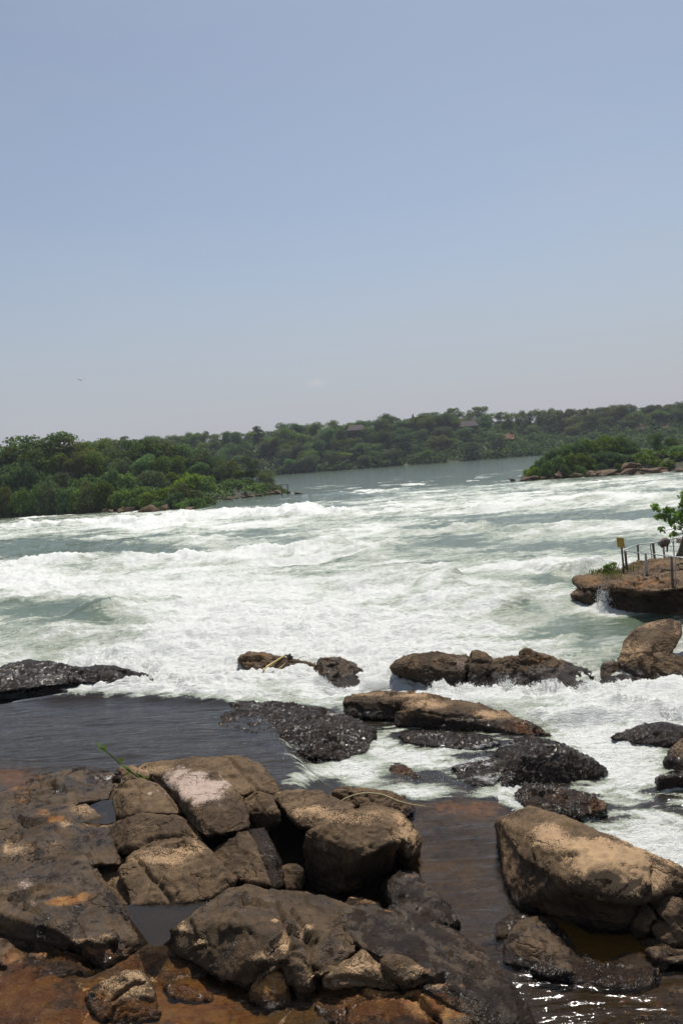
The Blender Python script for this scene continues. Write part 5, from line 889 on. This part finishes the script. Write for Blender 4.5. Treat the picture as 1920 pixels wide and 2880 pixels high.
def hut(x, y, Y, wd, hw, hr, label):
    p = at_y(x, y, Y); r = empty('house', tuple(p), .15); d = wd * .6
    link('wall', joined('wall', [box((0, 0, hw / 2 - .6), (wd, d, hw + 1.2))], WALL, False), None, r)
    a, b = wd * .58, d * .62; V = [(-a, -b, hw), (a, -b, hw), (a, b, hw), (-a, b, hw), (-a * .75, 0, hw + hr), (a * .75, 0, hw + hr)]
    link('roof', joined('roof', [(V, [(0, 1, 5, 4), (2, 3, 4, 5), (1, 2, 5), (3, 0, 4), (3, 2, 1, 0)])], THATCH, False), None, r)
    link('door', joined('door', [box((wd * .1, -d / 2 - .04, hw * .4), (wd * .1, .08, hw * .8))], WOOD, False), None, r)
    for s in (-.3, .32): link('window', joined('window', [box((wd * s, -d / 2 - .03, hw * .55), (wd * .12, .06, hw * .35))], WOOD, False), None, r)
    tag(r, label, 'house', 'houses on the far hill')
hut(1316, 1211, 474, 9.5, 2.4, 3.2, 'brown roofed house below the umbrella tree on the far hill')
hut(1002, 1222, 470, 9, 2.4, 3.0, 'pale roofed house among trees on the far hill, left of the other')
hut(1905, 1183, 500, 8, 2.2, 1.2, 'low pale roofed building at the right edge of the far hill')
def soil(x0, x1, y0, y1, Y, label, n=14):
    V = []; 
    for j in range(n):
        for i in range(n):
            a = x0 + (x1 - x0) * i / (n - 1); b = y1 + (y0 - y1) * j / (n - 1) + 7 * float(perlin2(np.array([a * .09]), np.array([j * .4 + 3.3]))[0]) - 5 * math.sin(math.pi * i / (n - 1)) * j / n; p = at_y(a, b, Y + 5 * j / n); k = .5 * perlin2(np.array([p[0] * .3]), np.array([p[2] * .5]))[0]
            V.append((p[0], p[1] + k * 2 - 1.5 * math.sin(math.pi * i / (n - 1)) + 1, p[2]))
    structure('soil_bank', mesh_np('soil_bank', V, grid_faces(n, n), True, REDSOIL), label)
soil(1416, 1446, 1223, 1234, 455, 'orange soil cut in the far hillside')
soil(1775, 1835, 1198, 1206, 478, 'red soil bank at the right of the far hill'); soil(1862, 1900, 1200, 1216, 470, 'red soil slip near the right edge of the far hill')

# ================================================================== RAILING, SIGN AND TREE ON THE OUTCROP
STEEL = mat_simple('galvanised_rail', (0.36, 0.36, 0.35), (0.50, 0.50, 0.48), .45, 5, .1, .6); RUST = mat_simple('rusty_post', (0.10, 0.055, 0.038), (0.20, 0.13, 0.095), .75, 8, .3)
PALE = mat_simple('pale_post', (0.30, 0.28, 0.25), (0.42, 0.40, 0.36), .6, 8, .2)
def Kp(x, y, Y): return Vector(at_y(*px('K', x, y), Y))
r = empty('railing', tuple(Kp(895, 1590, 36))); inv = Vector(r.location)
def loc(*ps): return [p - inv for p in ps]
front = [Kp(446, 1105, 40), Kp(880, 1152, 36.6), Kp(1352, 1208, 33.7), Kp(1700, 1248, 32)]
back = [Kp(446, 1105, 40), Kp(730, 988, 43.0), Kp(1010, 962, 43.0), Kp(1205, 930, 42.4), Kp(1400, 885, 41.6), Kp(1700, 830, 40.5)]
link('top_rail', joined('top_rail', [tube(loc(*front), [.026] * 4, 8)], STEEL), None, r); link('top_rail', joined('top_rail', [tube(loc(*back), [.026] * 6, 8)], STEEL), None, r)
for (x0, y0, x1, y1, Y, rad, mt) in [(500, 1100, 540, 1500, 39.6, .062, RUST), (876, 1150, 898, 1600, 36.6, .058, PALE), (1350, 1210, 1368, 1690, 33.7, .055, RUST), (1420, 1225, 1422, 1700, 33.3, .025, PALE), (728, 995, 757, 1330, 43, .055, RUST), (958, 970, 1012, 1330, 43, .03, PALE), (1010, 965, 1057, 1330, 43, .068, RUST), (1200, 1000, 1236, 1330, 42.4, .058, PALE), (1380, 895, 1402, 1240, 41.6, .03, PALE)]:
    a, b = Kp(x0, y0, Y), Kp(x1, y1, Y); b.z -= .25; link('post', joined('post', [tube(loc(b, (a + b) / 2, a), [rad] * 3, 8)], mt), None, r)
tag(r, 'metal hand railing with rusty posts around the rock outcrop', 'railing')
YEL = mat_simple('yellow_paint', (0.42, 0.29, 0.045), (0.50, 0.36, 0.07), .55, 4, .05)
r = empty('sign', tuple(Kp(490, 1560, 39.2))); inv = Vector(r.location); a, b = Kp(430, 995, 39.2), Kp(490, 1560, 39.2); b.z -= .25
link('post', joined('post', [tube(loc(b, (a + b) / 2, a), [.05, .05, .045], 8)], RUST), None, r)
c = [Kp(338, 857, 39.15), Kp(470, 868, 39.15), Kp(496, 1050, 39.15), Kp(360, 1038, 39.15)]; off = Vector((0, -.03, 0)); cc = loc(*c); V = [p + off for p in cc] + [p - off for p in cc]
link('board', joined('board', [(V, [(3, 2, 1, 0), (4, 5, 6, 7), (0, 1, 5, 4), (1, 2, 6, 5), (2, 3, 7, 6), (3, 0, 4, 7)])], YEL, False), None, r)
tag(r, 'blank yellow sign board on a thin post at the railing corner', 'sign')
# ragged bundle on the back rail, faded panel by the edge
CLOTH = mat_simple('ragged_grey', (0.10, 0.075, 0.06), (0.20, 0.17, 0.14), .9, 6, .6, dist=.06)
q = [Kp(1120, 955, 42.2), Kp(1160, 975, 42.1), Kp(1215, 950, 42.1), Kp(1270, 935, 42.0), Kp(1305, 935, 41.9)]; inv = q[2].copy(); r = empty('cloth_bundle', tuple(inv))
ch = [tube(loc(*q), [.10, .22, .24, .22, .10], 9), tube(loc(Kp(1170, 985, 42.1), Kp(1180, 1020, 42.1)), [.16, .05], 7)]
link('bundle', joined('bundle', ch, CLOTH), None, r); link('strap', joined('strap', [tube(loc(Kp(1272, 960, 41.9), Kp(1273, 1060, 41.9), Kp(1271, 1135, 41.9)), [.05, .045, .03], 6)], WALL), None, r)
tag(r, 'ragged grey bundle hung on the back rail with a dangling strap', 'bundle')
FADED = mat_simple('faded_panel', (0.48, 0.40, 0.36), (0.42, 0.16, 0.13), .7, 5, .1)
c = [Kp(1440, 885, 40.9), Kp(1640, 868, 40.9), Kp(1650, 955, 40.9), Kp(1445, 962, 40.9)]; inv = c[0].copy(); cc = loc(*c); V = [p + off for p in cc] + [p - off for p in cc]
o = link('panel', joined('panel', [(V, [(3, 2, 1, 0), (4, 5, 6, 7), (0, 1, 5, 4), (1, 2, 6, 5), (2, 3, 7, 6), (3, 0, 4, 7)])], FADED, False)); o.location = inv; tag(o, 'faded whitish red panel on the rail at the right edge', 'panel')
# small tree at the edge: bent stem, branches, clumps of drooping leaves
r = empty('tree', tuple(Kp(1480, 1230, 38))); inv = Vector(r.location)
b1 = [Kp(1470, 1225, 38), Kp(1510, 1140, 38), Kp(1545, 1000, 38), Kp(1600, 800, 38), Kp(1680, 560, 38), Kp(1720, 300, 38)]; b2 = [Kp(1480, 1215, 38), Kp(1560, 1150, 38), Kp(1700, 1060, 38), Kp(1850, 800, 38)]
br = [(b1, [.13, .12, .10, .085, .06, .03]), (b2, [.10, .08, .06, .03]), ([Kp(1640, 700, 38), Kp(1560, 650, 37.8), Kp(1480, 600, 37.6), Kp(1380, 540, 37.5), Kp(1150, 420, 37.4), Kp(1030, 330, 37.4)], [.05, .04, .03, .025, .018, .01]), ([Kp(1600, 800, 38), Kp(1530, 720, 37.8), Kp(1420, 690, 37.7), Kp(1210, 745, 37.6)], [.035, .025, .018, .008]), ([Kp(1600, 780, 38), Kp(1500, 800, 37.8), Kp(1415, 820, 37.6)], [.03, .02, .008])]
link('trunk', joined('trunk', [tube(loc(*p), q, 7) for p, q in br], BARK), None, r)
bl = []
for (x, y, s) in [(1010, 300, .26), (1050, 345, .24), (1085, 375, .16), (1270, 360, .28), (1255, 400, .2), (1120, 490, .22), (1180, 470, .26), (1240, 500, .30), (1310, 500, .30), (1350, 560, .32), (1330, 600, .26), (1400, 400, .28), (1430, 450, .32), (1480, 520, .30), (1540, 420, .34), (1560, 520, .32), (1590, 600, .3), (1210, 745, .30), (1415, 825, .30), (1420, 685, .18), (1540, 690, .16), (1560, 190, .24), (1600, 300, .5), (1680, 420, .6), (1700, 200, .6), (1640, 120, .5), (1800, 350, .7), (1700, 620, .4), (1850, 600, .5)]:
    p = Kp(x, y, 37.6) - inv; bl.append((p.x, p.y + random.uniform(-.3, .3), p.z, s * .62, s * .58))
link('crown', crown_mesh('crown', bl, 1500, .085, 3, LEAF_B, -.2, .3), None, r); tag(r, 'small tree with clumps of drooping leaves behind the railing', 'tree')
# grass on the outcrop
def grass(name, spots, n, hgt, label, mat, seed):
    rng = np.random.default_rng(seed); V = []; Fs = []; 
    for i in range(n):
        k = spots[rng.integers(len(spots))]; x, y, z = k[0] + rng.normal() * k[3], k[1] + rng.normal() * k[3], k[2]; a = rng.uniform(0, 6.28); h = hgt * rng.uniform(.4, 1.2); w_ = .012 + .01 * rng.random(); dx, dy = math.cos(a), math.sin(a); l = h * rng.uniform(.1, .6); b = rng.uniform(0, 6.28)
        o = len(V); V += [(x - dx * w_, y - dy * w_, z - .05), (x + dx * w_, y + dy * w_, z - .05), (x + dx * w_ * .7 + l * .4 * math.cos(b), y + dy * w_ * .7 + l * .4 * math.sin(b), z + h * .6), (x + l * math.cos(b), y + l * math.sin(b), z + h)]
        Fs.append((o, o + 1, o + 2, o + 3))
    me = bpy.data.meshes.new(name); me.from_pydata(V, [], Fs); attr(me, 'leaf', np.repeat(rng.random(n), 4)); me.materials.append(mat); o = link(name, me); tag(o, label, 'grass', kind='stuff')
sp = []
for (x, y, s) in [(40, 1480, .25), (120, 1460, .25), (200, 1455, .3), (280, 1470, .3), (350, 1510, .3), (430, 1560, .3), (520, 1570, .3), (600, 1400, .35), (560, 1440, .3), (650, 1380, .3), (700, 1580, .3), (800, 1570, .2), (1100, 1600, .4), (1250, 1610, .3), (1480, 1580, .3), (1550, 1550, .3), (620, 1560, .3)]:
    p = at_z(*px('K', x, y + 25), 1.42); sp.append((p[0], p[1], 1.40, s))
grass('grass_patch', sp, 1500, .20, 'patch of green grass at the foot of the sign', LEAF_C, 5)
bl = []
for (x, y, s) in [(270, 1400, .22), (230, 1430, .2), (290, 1385, .15), (160, 1430, .16)]:
    p = at_z(*px('K', x, y + 30), 1.5); bl.append((p[0], p[1], 1.62, s, s))
me = crown_mesh('foliage', bl, 160, .06, 6, LEAF_A); r = empty('leafy_weed'); link('foliage', me, None, r); link('stem', joined('stem', [tube([(b[0], b[1], 1.3), (b[0] + .03, b[1], b[2] + .1)], [.012, .006], 5) for b in bl], BARK), None, r); tag(r, 'small dark leafy weed in the grass left of the sign post', 'plant')
for (x, y, s, lab) in [(900, 1620, .34, 'grey stone at the foot of the pale front railing post'), (770, 1330, .42, 'stone at the foot of the left back railing post'), (1380, 1680, .34, 'stone at the foot of the right front railing post')]:
    p = at_z(*px('K', x, y + 10), 1.6 if y > 1500 else 1.35); shore_rock((p[0], p[1], p[2]), s, lab, 'stones at the railing posts')

# ================================================================== REEDS AND CANES
REED = mat_leaf('reed_green', (0.07, 0.12, 0.02), (0.13, 0.20, 0.04)); CANE = mat_simple('yellow_cane', (0.42, 0.29, 0.06), (0.52, 0.40, 0.12), .5, 12, .1); DRYC = mat_simple('dry_stem', (0.30, 0.24, 0.10), (0.42, 0.36, 0.20), .6, 12, .1)
def pts_y(reg, L): return [Vector(at_y(*px(reg, x, y), Y)) for x, y, Y in L]
Yr = at_z(*px('A', 640, 245), 1.62)[1]
st = pts_y('A', [(720, 272, Yr - .1), (690, 258, Yr - .05), (640, 240, Yr), (600, 212, Yr + .1), (550, 175, Yr + .2), (515, 140, Yr + .3), (480, 112, Yr + .4)]); r = empty('reed', tuple(st[0])); inv = st[0].copy()
link('stalk', joined('stalk', [tube(loc(*st), [.016, .017, .018, .017, .016, .013, .008], 6)], REED), None, r)
def blade(P, wd):
    V = []; 
    for k, p in enumerate(P):
        t = (P[min(k + 1, len(P) - 1)] - P[max(k - 1, 0)]).normalized(); s = t.cross(Vector((0, 1, .2))).normalized() * wd * math.sin(math.pi * (.12 + .88 * k / (len(P) - 1))); V += [p - s, p + s]
    return [tuple(v) for v in V], [(2 * k, 2 * k + 1, 2 * k + 3, 2 * k + 2) for k in range(len(P) - 1)]
for L in [[(480, 112), (460, 92), (425, 68)], [(490, 128), (470, 108), (440, 105)], [(485, 120), (486, 98), (476, 82)], [(552, 180), (552, 155), (562, 150), (564, 180)], [(550, 178), (590, 200), (615, 222)], [(640, 240), (630, 220), (645, 235), (665, 245)], [(635, 238), (645, 225), (652, 250), (640, 262)], [(600, 212), (580, 222), (600, 236)], [(640, 240), (655, 240), (690, 232)]]:
    P = loc(*pts_y('A', [(x, y, Yr + .12) for x, y in L])); me = joined('leaf', [blade(P, .04)], REED); attr(me, 'leaf', np.full(len(me.vertices), .6)); link('leaf', me, None, r)
tag(r, 'green reed leaning out from the cracked rock over the dark pool', 'reed')
def cane(name, reg, L, rad, mat, label, cat, closed=True):
    P = pts_y(reg, L); r = P[0].copy(); n = len(P); me = joined(name, [tube([p - r for p in P], [rad * (1 - .45 * k / (n - 1)) for k in range(n)], 7)], mat); o = link(name, me); o.location = r; tag(o, label, cat); return o
Yd = at_z(*px('F', 990, 150), 1.1)[1] - .25
cane('dry_stem', 'F', [(730, 232, Yd - .2), (780, 195, Yd - .15), (850, 166, Yd - .1), (920, 150, Yd - .1), (990, 147, Yd - .1), (1060, 153, Yd - .15), (1120, 170, Yd - .25), (1220, 213, Yd - .5), (1330, 240, Yd - .8), (1445, 258, Yd - 1.0)], .019, DRYC, 'thin bent dry reed stem arching over the low brown slab', 'stem')
cane('cane', 'H', [(325, 305, 29.3), (365, 245, 29.7), (450, 190, 30.1), (535, 138, 30.4)], .055, CANE, 'thick yellow cane lying across the dark rock in the rapids', 'cane')
cane('dry_stem', 'H', [(385, 305, 29.3), (450, 275, 29.6), (500, 240, 29.8), (530, 210, 30.1), (562, 184, 30.3)], .02, DRYC, 'thin curved stem beside the yellow cane', 'stem')
cane('twig', 'H', [(635, 195, 30.3), (665, 160, 30.4), (712, 148, 30.4)], .015, WOOD, 'thin grey twig sticking up behind the yellow cane', 'twig')
ch = []
for L in [[(530, 140), (570, 150), (605, 155)], [(545, 150), (575, 130), (580, 165)], [(555, 150), (590, 170), (600, 190)], [(540, 140), (560, 165), (585, 180)], [(575, 140), (600, 180), (570, 185)]]: ch.append(tube(pts_y('H', [(x, y, 30.3) for x, y in L]), [.03, .045, .02], 6))
o = link('driftwood', joined('driftwood', ch, WALL)); tag(o, 'dark tangle of roots at the top end of the yellow cane', 'driftwood')

# ================================================================== PUDDLES
def puddle(reg, poly, z, mat, label):
    mx = sum(q[0] for q in poly) / len(poly); my = sum(q[1] for q in poly) / len(poly); poly = [(mx + (q[0] - mx) * 1.12, my + (q[1] - my) * 1.12) for q in poly]
    P = [at_z(*px(reg, a, b), z) for a, b in poly]; me = bpy.data.meshes.new('puddle'); me.from_pydata([tuple(p) for p in P], [], [tuple(range(len(P)))[::-1]]); me.materials.append(mat); o = link('puddle', me); tag(o, kind='structure'); o['label'] = label
PUD = mat_puddle((.5, .44, .36), .45, (.045, .036, .027)); AMB = mat_puddle((.85, .60, .24), .35, (.20, .10, .018))
puddle('A', [(600, 835), (640, 822), (760, 815), (830, 818), (960, 800), (1010, 800), (900, 870), (860, 900), (800, 955), (745, 1000), (700, 1000), (660, 940), (605, 870)], .945, PUD, 'still grey puddle between the rock slabs')
puddle('A', [(400, 380), (470, 350), (515, 350), (525, 440), (480, 450), (400, 440), (360, 445)], 1.262, PUD, 'small dark puddle beside the smooth block')
puddle('J', [(640, 215), (760, 220), (900, 320), (1050, 335), (1180, 325), (1260, 400), (1330, 440), (1280, 470), (1150, 490), (940, 530), (850, 450), (770, 330), (700, 260)], .585, AMB, 'amber tinted pool under the huge boulder')

# ================================================================== SPRAY, AND WHITE SPECKS FOR SUN GLINTS
def spray():
    rng = np.random.default_rng(2); C = []; S = []
    for reg, pts, hh, wd in SPLASH:
        wp = np.array([at_z(*px(reg, *q), 0.1) for q in pts]); L = np.linalg.norm(np.diff(wp, axis=0), axis=1); n = int(2600 * L.sum() * (1.0 if hh < .5 else 1.3))
        k = rng.choice(len(L), n, p=L / L.sum()); t = rng.random(n); P = wp[k] * (1 - t)[:, None] + wp[k + 1] * t[:, None]
        plume = np.clip(.25 + 1.7 * perlin2(P[:, 0] * 2.4, P[:, 1] * .9) + .6 * perlin2(P[:, 0] * 7, P[:, 1] * 3), .08, 1.6)
        z = .05 + hh * 1.35 * plume * rng.random(n) ** .8
        P = P + rng.normal(size=(n, 3)) * np.array([.10, wd * .55, 0]); P[:, 2] += z; C.append(P); S.append(.005 + .016 * rng.random(n) ** 2.5 * (1.25 - .5 * z / (hh * 2)))
    # droplets tossed about in the cascades between the rocks
    for reg, x, y, rx, ry, v in FG_FOAM:
        if v < 0: continue
        n = int(140 * v); a, b = px(reg, x, y); s = REG[reg][2]; P = np.array([at_z(a + rng.normal() * rx / s * .6, b + rng.normal() * ry / s * .6, .3) for _ in range(n)])
        P[:, 2] = water_base(P[:, 0].copy(), P[:, 1].copy()) + .02 + .13 * rng.random(n) ** 2.2; C.append(P); S.append(.003 + .006 * rng.random(n) ** 2)
    for pts, hh, wd in CRESTS[:3] + CRESTS[4:6] + CRESTS[9:]:
        wp = np.array([at_z(*q, 0.0) for q in pts]); L = np.linalg.norm(np.diff(wp, axis=0), axis=1); dist = wp[:, 1].mean(); n = 1500; k = rng.choice(len(L), n, p=L / L.sum()); t = rng.random(n); P = wp[k] * (1 - t)[:, None] + wp[k + 1] * t[:, None]
        pl = np.clip(.3 + 2 * perlin2(P[:, 0] * .5, P[:, 1] * .5), 0, 1.3); P = P + rng.normal(size=(n, 3)) * np.array([.3, wd * .4, 0]); P[:, 2] += hh * (.5 + .9 * pl * rng.random(n)); C.append(P); S.append((.010 + .02 * rng.random(n)) * dist / 60)
    for W in WETPTS:      # white beads on the wet rocks, standing in for sun sparkles
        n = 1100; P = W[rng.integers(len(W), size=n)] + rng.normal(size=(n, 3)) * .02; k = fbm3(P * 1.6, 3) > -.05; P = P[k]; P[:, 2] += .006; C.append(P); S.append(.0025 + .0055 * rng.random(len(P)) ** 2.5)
    AV = np.concatenate(ALLV); ax, ay = proj(AV)  # white specks set on the wet slabs as painted sun glints
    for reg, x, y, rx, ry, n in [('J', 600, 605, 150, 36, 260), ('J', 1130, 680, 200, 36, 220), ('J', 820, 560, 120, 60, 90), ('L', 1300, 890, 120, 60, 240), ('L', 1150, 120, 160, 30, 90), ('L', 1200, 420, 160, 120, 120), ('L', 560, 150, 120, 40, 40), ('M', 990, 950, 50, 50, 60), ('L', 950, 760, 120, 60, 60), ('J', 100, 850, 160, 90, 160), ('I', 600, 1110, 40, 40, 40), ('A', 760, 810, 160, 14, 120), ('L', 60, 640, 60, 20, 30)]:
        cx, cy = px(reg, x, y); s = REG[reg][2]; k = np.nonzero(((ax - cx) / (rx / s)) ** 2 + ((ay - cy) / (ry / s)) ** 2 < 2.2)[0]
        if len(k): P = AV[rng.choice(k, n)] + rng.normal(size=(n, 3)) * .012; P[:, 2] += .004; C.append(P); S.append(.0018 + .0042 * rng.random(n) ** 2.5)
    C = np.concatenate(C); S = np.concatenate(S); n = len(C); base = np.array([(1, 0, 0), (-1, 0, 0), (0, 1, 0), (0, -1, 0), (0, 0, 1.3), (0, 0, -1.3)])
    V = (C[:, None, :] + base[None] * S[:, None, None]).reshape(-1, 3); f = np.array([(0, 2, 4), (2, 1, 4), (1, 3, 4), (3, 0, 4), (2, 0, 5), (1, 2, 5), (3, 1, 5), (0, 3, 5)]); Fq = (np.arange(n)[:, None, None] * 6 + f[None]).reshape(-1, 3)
    o = link('spray', mesh_np('spray', V, Fq, True, FOAM)); tag(o, 'white droplets of spray above the rapids, and white specks as painted glints on wet rocks', 'spray', kind='stuff')
spray()

# ================================================================== BIRD
FEATHER = mat_simple('dark_feather', (0.03, 0.028, 0.026), (0.05, 0.045, 0.04), .7, 20, .1)
p = at_y(228, 1070, 120); r = empty('bird', tuple(p), .5)
link('body', joined('body', [tube([(0, -.26, 0), (0, -.18, .01), (0, 0, 0), (0, .16, 0), (0, .3, .01)], [.015, .05, .065, .04, .01], 8)], FEATHER), None, r)
for s in (-1, 1):
    V = [(0, -.10, .02), (0, .09, .02), (s * .26, .07, .17), (s * .26, -.13, .18), (s * .50, -.02, .25), (s * .46, -.12, .25)]; V2 = [(a, b, c - .012) for a, b, c in V]
    Fs = [(0, 1, 2, 3), (3, 2, 4, 5)]; Fb = [tuple(i + 6 for i in q[::-1]) for q in Fs]; link('wing', joined('wing', [(V + V2, Fs + Fb + [(0, 3, 9, 6), (3, 5, 11, 9), (5, 4, 10, 11), (4, 2, 8, 10), (2, 1, 7, 8)])], FEATHER, False), None, r)
tag(r, 'small dark bird gliding with raised wings in the grey sky', 'bird')

# ================================================================== HAZE
hm = bpy.data.materials.new('haze_air'); hm.use_nodes = True; t = hm.node_tree; t.nodes.clear(); o_ = t.nodes.new('ShaderNodeOutputMaterial'); v_ = t.nodes.new('ShaderNodeVolumePrincipled')
v_.inputs['Color'].default_value = (0.80, 0.84, 1.0, 1); v_.inputs['Density'].default_value = 0.00018; v_.inputs['Anisotropy'].default_value = 0.2; t.links.new(v_.outputs[0], o_.inputs['Volume'])
V, Fs = box((0, 660, 24), (2700, 1500, 56)); me = bpy.data.meshes.new('haze'); me.from_pydata(V, [], Fs); me.materials.append(hm); o = link('haze', me); tag(o, 'thin pale haze in the air over the river', 'haze', kind='stuff')
